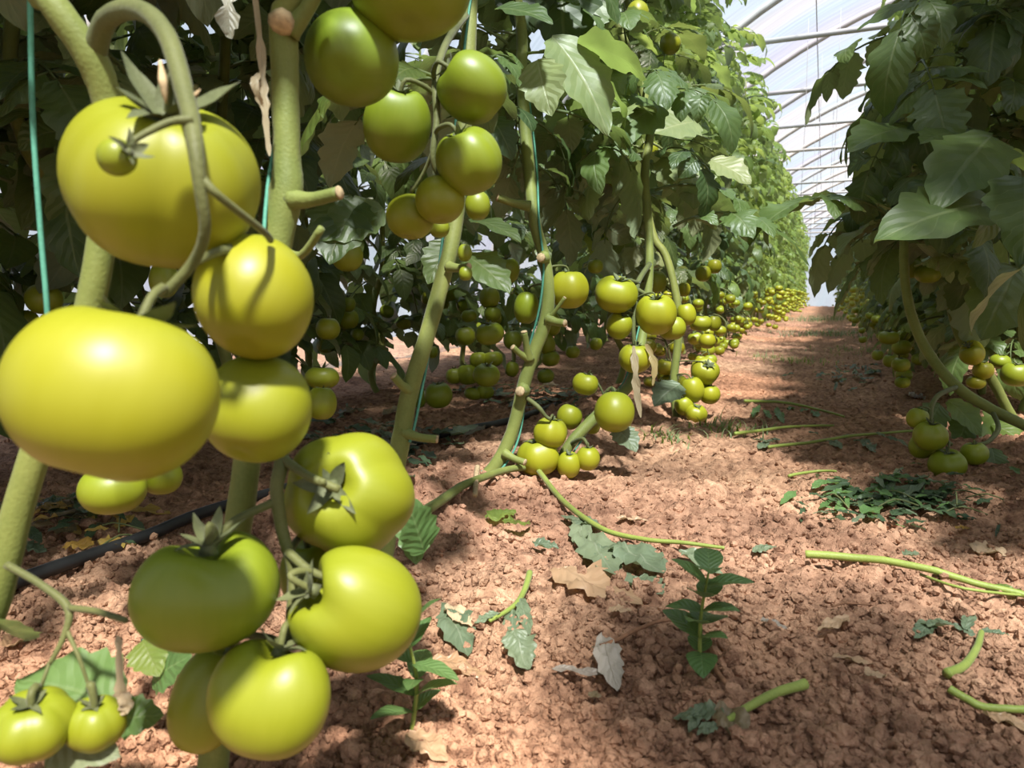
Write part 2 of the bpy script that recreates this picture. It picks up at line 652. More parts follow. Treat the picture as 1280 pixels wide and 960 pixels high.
def calyx_geo(rng, n=5, long=0.75, lift=0.1):
    parts = []
    for k in range(n):
        L = long * rng.uniform(0.75, 1.15)
        lf = leaflet(L, 0.11 * rng.uniform(0.8, 1.2), 8, 1, rng, droop=rng.uniform(-0.9, 0.5), fold=0.5, serr=0.0, ripple=0.02, peak=0.35)
        m = Matrix.Rotation(2 * math.pi * (k + rng.uniform(-0.2, 0.2)) / n, 4, 'Z') @ Matrix.Rotation(rng.uniform(0.0, 0.5) + lift, 4, 'X')
        parts.append(xf(lf, m))
    dv = tube([Vector((0, 0, -0.08)), Vector((0, 0, 0.1))], [0.14, 0.09], 8, k=1)
    parts.append(dv)
    V, F, U = join(parts)
    return V, F, U


rc = random.Random(5)
CALYX = []
for i in range(5):
    V, F, U = calyx_geo(rc, 5 + (i % 2), 0.62, 0.1)
    CALYX.append(mesh_from('calyx', V, F, M['calyx'], U))

N_TOM = [0]


def tomato(c, rx, rz, up, shape='beef', res='mid', tint=0.5, label=None, group=None, node_pt=None, spin=0.0, ped=None,
           calyx=True, ped_r=0.0022, cs=1.0):
    up = Vector(up).normalized()
    q = up.to_track_quat('Z', 'Y').to_matrix().to_4x4() @ Matrix.Rotation(spin, 4, 'Z')
    o = bpy.data.objects.new('tomato', TOM[shape, res])
    COL.objects.link(o)
    o.matrix_world = Matrix.Translation(c) @ q @ Matrix.Diagonal((rx, rx, rz / 0.77, 1))
    o['tint'] = float(tint)
    tag(o, label, 'tomato', group)
    N_TOM[0] += 1
    if calyx:
        ca = link('calyx', CALYX[N_TOM[0] % 5], o)
        s = rx
        ca.matrix_local = Matrix.Translation((0, 0, 0.60)) @ Matrix.Diagonal((1, 1, rx * 0.77 / rz, 1)) @ Matrix.Scale(0.95 * cs, 4)
    if node_pt is not None:
        inv = o.matrix_world.inverted()
        p0 = c + up * rz * 0.70
        p1 = p0 + up * rz * 0.45 + (node_pt - p0) * 0.12
        p2 = node_pt + (p1 - node_pt) * 0.35 + up * 0.004
        V, F = tube([p0, p1, p2, node_pt], [ped_r * 1.15, ped_r, ped_r * 1.2, ped_r], 6, k=4)
        me = mesh_from('pedicel', [inv @ v for v in V], F, M['stalk'])
        link('pedicel', me, o)
    return o


def nearest_on(poly, p):
    best, bd = None, 1e9
    for a, b in zip(poly[:-1], poly[1:]):
        ab = b - a
        t = max(0, min(1, (p - a).dot(ab) / max(1e-9, ab.length_squared)))
        q = a + ab * t
        if (q - p).length < bd:
            bd, best = (q - p).length, q
    return best


# ------------------------------------------------------------------ the setting: soil, greenhouse
def ground_axis(lo, f0, f1, hi, step, grow, cap):
    a = list(np.arange(f0, f1, step))
    s = step
    x = f1
    while x < hi:
        a.append(x)
        s = min(s * grow, cap)
        x += s
    a.append(hi)
    s = step
    x = f0
    b = []
    while x > lo:
        s = min(s * grow, cap)
        x -= s
        b.append(x)
    return np.array(sorted(b + a))


xs = ground_axis(-3.2, -1.05, 0.72, 8.2, 0.0048, 1.14, 0.5)
ys = ground_axis(-4.6, 0.42, 2.3, 27.0, 0.0048, 1.03, 0.4)
X, Y = np.meshgrid(xs, ys)
Z = ground_np(X, Y)
nx, ny = len(xs), len(ys)
V = np.stack([X.ravel(), Y.ravel(), Z.ravel()], 1)
ii = (np.arange(ny - 1)[:, None] * nx + np.arange(nx - 1)[None, :]).ravel()
Fq = np.stack([ii, ii + 1, ii + 1 + nx, ii + nx], 1)
me = bpy.data.meshes.new('floor')
me.vertices.add(len(V))
me.vertices.foreach_set('co', V.astype(np.float32).ravel())
me.loops.add(len(Fq) * 4)
me.loops.foreach_set('vertex_index', Fq.astype(np.int32).ravel())
me.polygons.add(len(Fq))
me.polygons.foreach_set('loop_start', np.arange(0, len(Fq) * 4, 4, dtype=np.int32))
me.polygons.foreach_set('use_smooth', np.ones(len(Fq), dtype=bool))
me.materials.append(M['soil'])
me.update(calc_edges=True)
floor = link('floor', me)
tag(floor, 'reddish crumbly bare soil between the tomato rows', 'soil', kind='structure')

ICO_V, ICO_F = [], []
_g = (1 + 5 ** 0.5) / 2
for a, b in ((-1, _g), (1, _g), (-1, -_g), (1, -_g)):
    ICO_V += [(a, b, 0), (0, a, b), (b, 0, a)]
ICO_V = [Vector(v).normalized() for v in ICO_V]


def ico_faces():
    F = []
    n = len(ICO_V)
    el = min((ICO_V[0] - v).length for v in ICO_V[1:]) * 1.1
    for i in range(n):
        for j in range(i + 1, n):
            for k in range(j + 1, n):
                a, b, c = ICO_V[i], ICO_V[j], ICO_V[k]
                if (a - b).length < el and (b - c).length < el and (a - c).length < el:
                    F.append((i, j, k) if (b - a).cross(c - a).dot(a) > 0 else (i, k, j))
    return F


ICO_F = ico_faces()


def ico_sub():
    V = list(ICO_V)
    cache, F = {}, []

    def mid(i, j):
        k = (min(i, j), max(i, j))
        if k not in cache:
            V.append(((V[i] + V[j]) / 2).normalized())
            cache[k] = len(V) - 1
        return cache[k]
    for a, b, c in ICO_F:
        ab, bc, ca = mid(a, b), mid(b, c), mid(c, a)
        F += [(a, ab, ca), (b, bc, ab), (c, ca, bc), (ab, bc, ca)]
    return V, F


ICO2_V, ICO2_F = ico_sub()
rk = random.Random(3)
CLOD = []
for i in range(10):
    V = [v * rk.uniform(0.66, 1.14) for v in ICO2_V]
    CLOD.append(mesh_from('soil_clod', V, ICO2_F, M['soil'], smooth=False))

cands = []
for i in range(24000):
    px, py = rk.uniform(-60, 1320), 440 + 540 * rk.random() ** 0.75
    d = c_r * ((px - 640) / FPX) + c_u * ((480 - py) / FPX) + c_f
    p = CAM + d * (CAMH / -d.z)
    r = 0.0018 + 0.0055 * rk.random() ** 3.5
    if rk.random() < 0.025:
        r *= 1.7
    cands.append((r * FPX / (p - CAM).dot(c_f), r, p.x, p.y))
cands.sort(reverse=True)
SV, SF = [], []
gzs = ground_np(np.array([c[2] for c in cands]), np.array([c[3] for c in cands]))
for k, (pxr, r, x, y) in enumerate(cands):
    rot = Matrix.Rotation(rk.uniform(0, 6.28), 4, (rk.uniform(-1, 1), rk.uniform(-1, 1), rk.uniform(-1, 1) + 0.01))
    mw = Matrix.Translation((x, y, gzs[k] + r * 0.30)) @ rot @ Matrix.Diagonal((r * rk.uniform(0.9, 1.4), r, r * rk.uniform(0.7, 1.0), 1))
    if k < 200:
        link('soil_clod', CLOD[k % 10], floor, mw=mw)
    else:
        b = len(SV)
        SV += [mw @ (v * rk.uniform(0.75, 1.15)) for v in ICO_V]
        SF += [(a + b, c + b, e + b) for a, c, e in ICO_F]
o = link('soil_crumbs', mesh_from('soil_crumbs', SV, SF, M['soil'], smooth=False), floor)
o['kind'] = 'stuff'

# polytunnel: film vault, end walls, hoops, tie bars, purlins, wires
TCX, TA, TH = 2.5, 4.6, 3.22
TY0, TY1 = -4.0, 26.0


def vault(a, grow=0.0):
    return TCX - (TA + grow) * math.cos(a), (TH + grow) * math.sin(a)


V, F = [], []
NA = 48
ysf = list(np.arange(TY0, TY1 + 0.01, 0.75))
for y in ysf:
    for i in range(NA + 1):
        x, z = vault(math.pi * i / NA, 0.03 - 0.012 * math.cos((y - TY0) / 1.5 * 2 * math.pi))
        V.append((x, y, z))
for j in range(len(ysf) - 1):
    for i in range(NA):
        a = j * (NA + 1) + i
        F.append((a, a + 1, a + NA + 2, a + NA + 1))
tag(link('ceiling', mesh_from('ceiling', V, F, M['film'])), 'arched translucent plastic film covering the greenhouse', 'greenhouse film', kind='structure')
for nm, y in (('wall_far', TY1), ('wall_rear', TY0)):
    V = [(*vault(math.pi * i / NA), 0) for i in range(NA + 1)]
    V = [(x, y, z) for x, z, _ in V]
    tag(link(nm, mesh_from(nm, V, [tuple(range(NA + 1))], M['film'], smooth=False)),
        'upright plastic film end wall of the greenhouse' if y > 0 else 'plastic film wall closing the entrance end of the greenhouse', 'greenhouse wall', kind='structure')
hoops = list(np.arange(-3.0, 25.6, 1.5))
for y in hoops:
    pts = [Vector((vault(math.pi * i / 24)[0], y, vault(math.pi * i / 24)[1])) for i in range(25)]
    h = tube_obj('hoop', pts, 0.030, M['pipe'], None, 8, 2)
    tag(h, 'grey curved steel hoop holding up the plastic film', 'greenhouse hoop', 'hoops under the film')
for y in hoops:
    zt = 2.2
    xa = TA * math.sqrt(1 - (zt / TH) ** 2)
    tb = tube_obj('tie_bar', [Vector((TCX - xa, y, zt)), Vector((TCX, y, zt + 0.02)), Vector((TCX + xa, y, zt))], 0.020, M['pipe'], None, 6, 2)
    tag(tb, 'thin horizontal steel tie bar spanning the hoops', 'tie bar', 'tie bars under the film')
for a in (0.62, 0.95, 1.57, 2.3):
    x, z = vault(a, -0.03)
    tag(tube_obj('stretched_wire', [Vector((x, TY0, z)), Vector((x, (TY0 + TY1) / 2, z)), Vector((x, TY1, z))], 0.0045, M['wire'], None, 5, 1),
        'long thin wire stretched lengthwise under the film roof', 'wire', 'wires stretched under the film')
for k, (x, y) in enumerate(((-0.22, 6.8), (-0.12, 8.0), (0.02, 7.0), (0.0, 9.2), (-0.2, 10.4), (0.16, 10.0), (0.1, 12.2))):
    al = math.acos((TCX - x) / TA)
    tag(tube_obj('hanging_wire', [Vector((x, y, TH * math.sin(al))), Vector((x + 0.01, y, 1.8)), Vector((x, y + 0.02, 1.05))], 0.0022, M['wire'], None, 5, 2),
        'thin wire hanging from the film roof over the path', 'wire', 'wires hanging from the roof')

# ------------------------------------------------------------------ plants
LIT = [P(205, 228, .38), P(140, 430, .31), P(320, 372, .40), P(437, 617, .5), P(445, 762, .45), P(262, 735, .44), P(338, 868, .43),
       P(711, 362, 1.4), P(770, 368, 1.45), P(820, 393, 1.45), P(794, 448, 1.45), P(768, 515, 1.4),
       P(700, 550, 1.4), P(735, 572, 1.4), P(881, 464, 2.05), P(868, 500, 2.05), P(668, 450, 1.36), P(530, 430, .88), P(932, 430, 3.3),
       G(640, 620), G(720, 600), G(800, 570), G(760, 650), G(860, 600), G(900, 640), G(700, 700), G(960, 680), G(840, 560), P(930, 260, 3.2), P(870, 235, 2.0), P(720, 120, 1.2), P(845, 180, 1.8)]


def blocks_sun(p, rad=0.10):
    for q in LIT:
        v = p - q
        s = -v.dot(sun_dir)
        if s > 0.05 and (v + sun_dir * s).length < rad:
            return True
    return False


def bad_leaf(mw, near, bottom):
    """keep the view to the fruit free: prune leaves too near the lens, too low or in the sun's way"""
    for yy, zz in ((0.0, 0.0), (0.11, 0.02), (0.20, -0.03), (0.27, -0.10)):
        p = mw @ Vector((0, yy, zz))
        if p.z < bottom:
            return True
        x, y, d = proj(p)
        if d > 0 and d < near and x is not None and -160 < x < 1440 and -160 < y < 1000:
            return True
        if 0 < d < 0.2:
            return True
        if yy > 0.05 and blocks_sun(p):
            return True
    return False


def canopy(plant, stem_pts, n, zmin, zmax, rng, meshes, near=0.9, bottom=0.36, bias=None, scale=(0.75, 1.15), bright=None, bright_z=1.2):
    """leaves set spirally along the stem; each one a child of the plant"""
    az = rng.uniform(0, 6.28)
    done = 0
    for k in range(n * 2):
        if done >= n:
            break
        z = zmin + (zmax - zmin) * ((k + rng.random()) % n) / n
        az += 2.4 + rng.uniform(-0.5, 0.5)
        a = az
        # point on the stem at that height
        p = stem_pts[-1]
        for q0, q1 in zip(stem_pts[:-1], stem_pts[1:]):
            if q0.z <= z <= q1.z:
                p = q0.lerp(q1, (z - q0.z) / max(1e-6, q1.z - q0.z))
                break
        s = rng.uniform(*scale)
        mw = (Matrix.Translation(Vector((p.x, p.y, z))) @ Matrix.Rotation(a, 4, 'Z') @ Matrix.Rotation(rng.uniform(-0.55, 0.45), 4, 'X')
              @ Matrix.Rotation(rng.uniform(-0.35, 0.35), 4, 'Y') @ Matrix.Translation((0, rng.uniform(0.0, 0.07), 0)) @ Matrix.Scale(s, 4))
        if bad_leaf(mw, near, bottom):
            continue
        ms = meshes
        if bright is not None and rng.random() < (0.75 if z > bright_z else 0.10):  # top leaves mostly take the brighter colour, painting in their sunlight
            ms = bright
        elif rng.random() < 0.10 and meshes is LEAF_HI:
            ms = LEAF_PALE
        lf = link('leaf', rng.choice(ms), plant)
        lf.matrix_local = Matrix.Translation(-Vector(plant.location)) @ mw
        done += 1
    return done


def hero_plant(name, pts, rad, label, group=None, seg=12, wob=0.04):
    base = Vector(pts[0])
    pl = empty(name, base)
    tag(pl, label, 'tomato plant', group)
    tube_obj('main_stem', pts, rad, M['stem'], pl, seg, 5, wob)
    return pl


def stub(pl, a, b, r, cut=True, curve=None):
    pts = [a, a.lerp(b, 0.5) + (curve or Vector((0, 0, -0.002))), b]
    so_ = tube_obj('side_stub', pts, [r * 1.5, r, r * 0.95], M['stem'], pl, 8, 4, 0.04)
    if cut:
        d = (b - pts[1]).normalized()
        tube_obj('cut_end', [b, b + d * r * 0.25], [r * 1.02, r * 0.85], M['cut'], pl, 8, 1, under=so_)


def px_path(rows, f=0.78):
    return [P(*r[:3]) for r in rows], [f * r[3] / FPX * r[2] for r in rows]


rp = random.Random(21)
TOPX = -0.70

# --- plant A: thick hairy stem whose truss arches over
rows = [(-95, 1190, .44, 22), (-60, 900, .455, 24), (-5, 745, .455, 24), (22, 640, .455, 23), (60, 520, .455, 23), (105, 410, .455, 22),
        (128, 300, .455, 22), (140, 190, .455, 22), (135, 130, .45, 23), (112, 70, .44, 25), (62, 0, .43, 22), (0, -80, .43, 21)]
pa, ra = px_path(rows)
pa[0].z = gz(pa[0].x, pa[0].y) - 0.01
pa += [Vector((TOPX + .1, .22, .85)), Vector((TOPX, .2, 1.4)), Vector((TOPX, .25, 2.1))]
ra += [.009, .008, .004]
plantA = hero_plant('tomato_plant', pa, ra, 'tomato plant whose hairy stem bears the arched truss of largest yellow-green tomatoes', seg=16)
ped_A, rr = px_path([(118, 66, .44, 18), (134, 24, .425, 17), (172, 12, .40, 16), (208, 44, .375, 15.5), (233, 125, .35, 15), (243, 175, .333, 13),
                     (250, 235, .331, 10), (256, 290, .338, 9), (240, 330, .35, 9), (205, 368, .352, 9)])
tube_obj('truss_stalk', ped_A, rr, M['stalk'], plantA, 12, 5, 0.03)
br, rr = px_path([(246, 215, .333, 8), (268, 240, .332, 7), (300, 266, .345, 6), (330, 290, .365, 6), (338, 300, .385, 6)])
tube_obj('truss_branch', br, rr, M['stalk'], plantA, 8, 5)
br, rr = px_path([(242, 150, .335, 9), (215, 152, .332, 7), (185, 165, .327, 6), (160, 180, .322, 5)])
tube_obj('truss_branch', br, rr, M['stalk'], plantA, 8, 5)
# withered flower scraps on the arch
for q, (x0, y0, x1, y1) in enumerate(((200, 75, 208, 130), (250, 112, 240, 125), (236, 138, 228, 150))):
    tube_obj('withered_petal', [P(x0, y0, .36), P((x0 + x1) / 2, (y0 + y1) / 2, .352), P(x1, y1, .355)], [.0006, .0022, .0004], M['cut'], plantA, 6, 4, 0.2, 0.4)

# --- plant B: stem with the cut scar
rows = [(262, 975, .535, 24), (275, 850, .53, 23), (292, 700, .53, 22), (306, 600, .53, 21), (325, 450, .535, 21), (343, 320, .535, 24), (358, 240, .535, 27),
        (359, 200, .535, 22), (357, 120, .535, 21), (354, 30, .535, 23), (352, -70, .535, 20)]
pb, rb = px_path(rows)
pb[0].z = gz(pb[0].x, pb[0].y) - 0.01
pb += [Vector((TOPX + .12, .5, .85)), Vector((TOPX, .5, 1.4)), Vector((TOPX, .52, 2.1))]
rb += [.009, .008, .004]
plantB = hero_plant('tomato_plant', pb, rb, 'tomato plant with a pale cut scar and dried strips on its upright stem', seg=16)
stub(plantB, P(362, 250, .53), P(424, 241, .515), 9 / FPX * .52)
stub(plantB, P(362, 40, .53), P(402, -20, .52), 10 / FPX * .52, False)
tube_obj('cut_scar', [P(352, 27, .509), P(350, 31, .506)], [.0095, .007], M['cut'], plantB, 10, 1, 0.1)
stub(plantB, P(350, 310, .53), P(402, 285, .50), 5 / FPX * .52, False, Vector((0, 0, -0.012)))
trB, rr = px_path([(336, 520, .52, 12), (352, 570, .475, 12), (346, 610, .462, 11), (352, 660, .462, 10), (366, 715, .462, 9), (364, 770, .455, 9), (358, 812, .45, 8)])
tube_obj('truss_stalk', trB, rr, M['stalk'], plantB, 10, 5, 0.03)
for path in ([(352, 572, .472, 8), (385, 595, .455, 7), (424, 612, .452, 7)], [(350, 625, .462, 8), (315, 640, .455, 7), (288, 655, .447, 7), (266, 682, .442, 7)],
             [(360, 690, .46, 8), (385, 712, .452, 7), (408, 722, .448, 6)]):
    br, rr = px_path(path)
    tube_obj('truss_branch', br, rr, M['stalk'], plantB, 8, 5)

# --- plant C
rows = [(474, 745, .875, 15), (484, 670, .87, 15), (492, 600, .87, 15), (501, 550, .87, 15.5), (512, 490, .87, 14.5), (532, 425, .87, 13.5), (553, 350, .88, 13), (568, 285, .89, 13),
        (580, 150, .92, 13), (588, 0, .95, 12), (590, -100, .97, 11)]
pc, rc_ = px_path(rows)
pc[0].z = gz(pc[0].x, pc[0].y) - 0.01
pc += [Vector((TOPX + .05, .95, 1.1)), Vector((TOPX, .95, 1.5)), Vector((TOPX, .95, 2.1))]
rc_ += [.009, .008, .004]
plantC = hero_plant('tomato_plant', pc, rc_, 'tomato plant with cut side stubs on a slanting stem below five stacked tomatoes', seg=14)
stub(plantC, P(502, 540, .865), P(546, 549, .86), 5.5 / FPX * .87)
stub(plantC, P(512, 488, .865), P(492, 470, .85), 5.5 / FPX * .87)
stub(plantC, P(560, 333, .87), P(586, 333, .85), 5 / FPX * .87)
trC, rr = px_path([(582, 20, .93, 6), (560, 50, .78, 6), (545, 95, .70, 6), (546, 150, .69, 6), (541, 195, .69, 5), (548, 225, .70, 3.5)])
tube_obj('truss_stalk', trC, rr, M['stalk'], plantC, 8, 5)
br, rr = px_path([(541, 190, .69, 4), (530, 215, .70, 3), (514, 240, .705, 3)])
tube_obj('truss_branch', br, rr, M['stalk'], plantC, 6, 4)

# --- plant D
rows = [(594, 612, 1.36, 12), (603, 600, 1.36, 12), (622, 578, 1.36, 11), (640, 540, 1.36, 10.5), (655, 480, 1.36, 10.5), (668, 440, 1.36, 10.5), (684, 392, 1.36, 11), (683, 335, 1.36, 9.5),
        (668, 275, 1.37, 9.5), (660, 200, 1.40, 10), (652, 100, 1.42, 9.5), (646, 0, 1.45, 9)]
pd, rd = px_path(rows)
pd[0].z = gz(pd[0].x, pd[0].y) - 0.012
pd += [Vector((TOPX + .02, 1.38, 1.3)), Vector((TOPX, 1.38, 2.1))]
rd += [.009, .004]
plantD = hero_plant('tomato_plant', pd, rd, 'tomato plant with a knobbly pale stem wound with turquoise twine', seg=14)
for a, b, r in (((684, 398), (706, 404), 5), ((660, 448), (641, 434), 4), ((662, 450), (655, 415), 4.5), ((680, 322), (676, 322), 6), ((654, 487), (650, 489), 6.5),
                ((630, 566), (656, 578), 4.5), ((662, 258), (622, 247), 5), ((684, 400), (706, 372), 2.5)):
    stub(plantD, P(*a, 1.35), P(*b, 1.33), r / FPX * 1.35)

# --- plant E: stem that creeps down to the soil
rows = [(696, 588, 1.42, 8), (712, 556, 1.42, 9), (742, 524, 1.45, 9.5), (772, 497, 1.50, 9), (792, 470, 1.55, 8), (806, 400, 1.60, 7), (812, 320, 1.62, 7), (806, 220, 1.65, 7), (800, 100, 1.68, 7)]
pe, re_ = px_path(rows)
pe += [Vector((TOPX, 1.75, 1.5)), Vector((TOPX, 1.75, 2.1))]
re_ += [.008, .004]
plantE = hero_plant('tomato_plant', pe, re_, 'tomato plant whose slanting stem reaches the soil among bright round tomatoes', seg=12)
trE, rr = px_path([(812, 330, 1.6, 4), (798, 352, 1.52, 4.5), (794, 375, 1.47, 4.5), (792, 410, 1.46, 4), (793, 432, 1.46, 3)])
tube_obj('truss_stalk', trE, rr, M['stalk'], plantE, 8, 5)
for path in ([(798, 354, 1.51, 4), (785, 350, 1.47, 3), (772, 352, 1.44, 3)], [(797, 362, 1.49, 4), (808, 368, 1.46, 3), (819, 374, 1.44, 3)], [(742, 524, 1.45, 4), (755, 495, 1.43, 4), (765, 485, 1.42, 3), (770, 494, 1.4, 3)],
             [(655, 495, 1.36, 4), (672, 508, 1.34, 4), (682, 520, 1.34, 3), (688, 524, 1.34, 3)], [(712, 556, 1.42, 4), (728, 548, 1.38, 3), (735, 558, 1.37, 2.5)]):
    br, rr = px_path(path)
    tube_obj('truss_branch', br, rr, M['stalk'], plantE, 6, 4)

# --- plant F
rows = [(846, 530, 2.06, 6.5), (842, 480, 2.06, 6.5), (848, 420, 2.06, 6.5), (845, 370, 2.06, 6.5), (832, 320, 2.08, 6.5), (815, 290, 2.1, 6.5), (800, 200, 2.15, 6), (800, 60, 2.2, 6)]
pf, rf = px_path(rows)
pf[0].z = gz(pf[0].x, pf[0].y) - 0.01
pf += [Vector((TOPX, 2.2, 1.6)), Vector((TOPX, 2.2, 2.1))]
rf += [.008, .004]
plantF = hero_plant('tomato_plant', pf, rf, 'tomato plant behind the hanging dry strip, a five-tomato cluster at its foot', seg=10)

# --- two plants of the opposite row, their stems sunk towards the soil
rows = [(1345, 605, 1.48, 8), (1290, 537, 1.5, 8.5), (1240, 512, 1.52, 8.5), (1192, 480, 1.55, 8.5), (1155, 432, 1.6, 8), (1136, 380, 1.62, 7.5), (1130, 320, 1.64, 7), (1135, 200, 1.7, 7), (1150, 60, 1.75, 7)]
pg, rg = px_path(rows)
pg[0].z = gz(pg[0].x, pg[0].y) - 0.01
pg += [Vector((.55, 1.75, 1.5)), Vector((.55, 1.75, 2.1))]
rg += [.008, .004]
plantG = hero_plant('tomato_plant', pg, rg, 'tomato plant with a dark bowed stem above the wilted weed heap', seg=12)
rows = [(1300, 600, 1.78, 7), (1272, 530, 1.76, 7), (1240, 475, 1.76, 8), (1212, 440, 1.77, 8), (1194, 405, 1.8, 7), (1186, 350, 1.82, 6), (1185, 200, 1.9, 6)]
ph, rh = px_path(rows)
ph[0].z = gz(ph[0].x, ph[0].y) - 0.01
ph += [Vector((.62, 2.05, 1.5)), Vector((.6, 2.05, 2.1))]
rh += [.008, .004]
plantH = hero_plant('tomato_plant', ph, rh, 'tomato plant with a sunlit kinked stem beside a split tomato', seg=12)
trG, rr = px_path([(1195, 484, 1.54, 4), (1172, 495, 1.48, 4), (1163, 515, 1.45, 4), (1168, 540, 1.44, 3.5), (1190, 556, 1.43, 3)])
tube_obj('truss_stalk', trG, rr, M['stalk'], plantG, 8, 5)
br, rr = px_path([(1240, 514, 1.52, 4), (1248, 535, 1.47, 4), (1235, 552, 1.44, 3.5), (1218, 556, 1.43, 3)])
tube_obj('truss_branch', br, rr, M['stalk'], plantG, 6, 5)

HERO = ((plantA, pa, 46, .5), (plantB, pb, 46, .5), (plantC, pc, 62, .42), (plantD, pd, 66, .42), (plantE, pe, 66, .42), (plantF, pf, 66, .44))
for pl, pts, n, zm in HERO:
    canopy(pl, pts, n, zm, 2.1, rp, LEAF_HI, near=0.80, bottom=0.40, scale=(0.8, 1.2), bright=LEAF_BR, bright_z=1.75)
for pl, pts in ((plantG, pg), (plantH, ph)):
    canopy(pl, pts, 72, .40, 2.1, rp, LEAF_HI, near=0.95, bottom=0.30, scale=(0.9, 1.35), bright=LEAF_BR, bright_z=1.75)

STEMS = []
for i in range(5):
    pts = [Vector((0, 0, -0.03))]
    for z in (0.1, 0.25, 0.45, 0.7, 1.1, 1.6, 2.1):
        pts.append(Vector((rp.uniform(-.035, .035), rp.uniform(-.05, .05), z)))
    V, F = tube(pts, [.012, .0115, .011, .011, .010, .009, .008, .004], 8, k=4, wob=0.03)
    STEMS.append((mesh_from('main_stem', V, F, M['stem']), pts))


def row_plant(x, y, n, zmin, label, group, meshes, bright, rng, near=0.9, bottom=0.3, scale=(0.75, 1.15), bz=1.2, zmax=2.1, stem=1.0):
    i = rng.randrange(5)
    pl = empty('tomato_plant', (x, y, gz(x, y)))
    tag(pl, label, 'tomato plant', group)
    link('main_stem', STEMS[i][0], pl).scale.z = stem
    pts = [Vector((p.x, p.y, p.z * stem)) + Vector(pl.location) for p in STEMS[i][1]]
    canopy(pl, pts, n, zmin, zmax, rng, meshes, near, bottom, None, scale, bright, bz)
    return pl, pts


MIDROW = []
lab_l = 'leafy tomato plant in the sunlit row, %s one past the five-fruit pile'
ORD = 'first second third fourth fifth sixth seventh eighth ninth tenth eleventh twelfth thirteenth fourteenth fifteenth sixteenth'.split()
lab_b = 'tomato plant of the row outside the picture that shades the soil'
# same row, further along; and the part of the row beside and behind the camera
y = 2.62
while y < 6.8:
    hi = y < 4.2
    MIDROW.append(row_plant(TOPX + rp.uniform(-.03, .05), y, 60 if hi else 46, .36, lab_l % ORD[len(MIDROW)], 'plants along the sunlit row', LEAF_HI if hi else LEAF_LO,
                            LEAF_BR if hi else LEAF_LOB, rp, scale=(.8, 1.2), bz=0.95))
    y += .40
for y in (-.15, -.6, -1.05):
    row_plant(-.80, y, 36, .5, 'tomato plant standing level with the viewpoint in the sunlit row', 'plants level with the viewpoint', LEAF_LO, None, rp, near=1.2, bottom=.4)
RIGHTROW = []
y = 0.95
while y < 6.8:
    hi = y < 4.2
    if not (1.55 < y < 2.2):
        RIGHTROW.append(row_plant((.50 if y > 1.5 else .55) + rp.uniform(-.03, .03), y, 64 if hi else 46, .30 if y < 2 else .16, ('dense dark tomato plant of the shaded row, %s past the sunlit kinked stem' % ORD[len(RIGHTROW) - 2] if len(RIGHTROW) > 1 else 'dense dark tomato plant of the shaded row, %s before the bowed dark stem' % ORD[1 - len(RIGHTROW)]), 'plants along the shaded row',
                                  LEAF_HI if hi else LEAF_LO, LEAF_BR if hi else LEAF_LOB, rp, near=1.0, scale=(.85, 1.3), bottom=.22 if y < 2 else .08, bz=1.8))
        if y > 2:
            canopy(*RIGHTROW[-1], 14, .10, .55, rp, LEAF_HI if hi else LEAF_LO, 1.0, .06, None, (.7, 1.1))
    y += .38
for x, y in ((.46, -.14), (.52, -.52), (.58, -.95)):  # out-of-view plants added to throw shade on the near soil
    row_plant(x, y, 46, .8, 'unseen tomato plant added beside the viewpoint to shade the near soil', 'plants level with the viewpoint', LEAF_LO, None, rp, near=1.0, bottom=.4)
BACKROW = []
y = 0.15
while y < 5.6:
    BACKROW.append(row_plant(-1.45 + rp.uniform(-.05, .05), y, 54 if y < 2.5 else 30, .16, 'shaded tomato plant in the row by the film side wall', 'plants by the side wall', LEAF_LO, None, rp,
                             near=.9, bottom=.08, zmax=1.25, stem=.62, scale=(.85, 1.25)))
    y += .34
for y, lb in ((.35, 'shaded tomato plant standing behind the arched truss'), (.75, 'shaded tomato plant standing behind the stem with the cut scar'), (1.1, 'shaded tomato plant standing behind the slanting stem with stubs')):
    row_plant(-1.02, y, 74, .46, lb, None, LEAF_HI, None, rp, near=.85, bottom=.40, zmax=1.7, stem=.85,
              scale=(.85, 1.25))

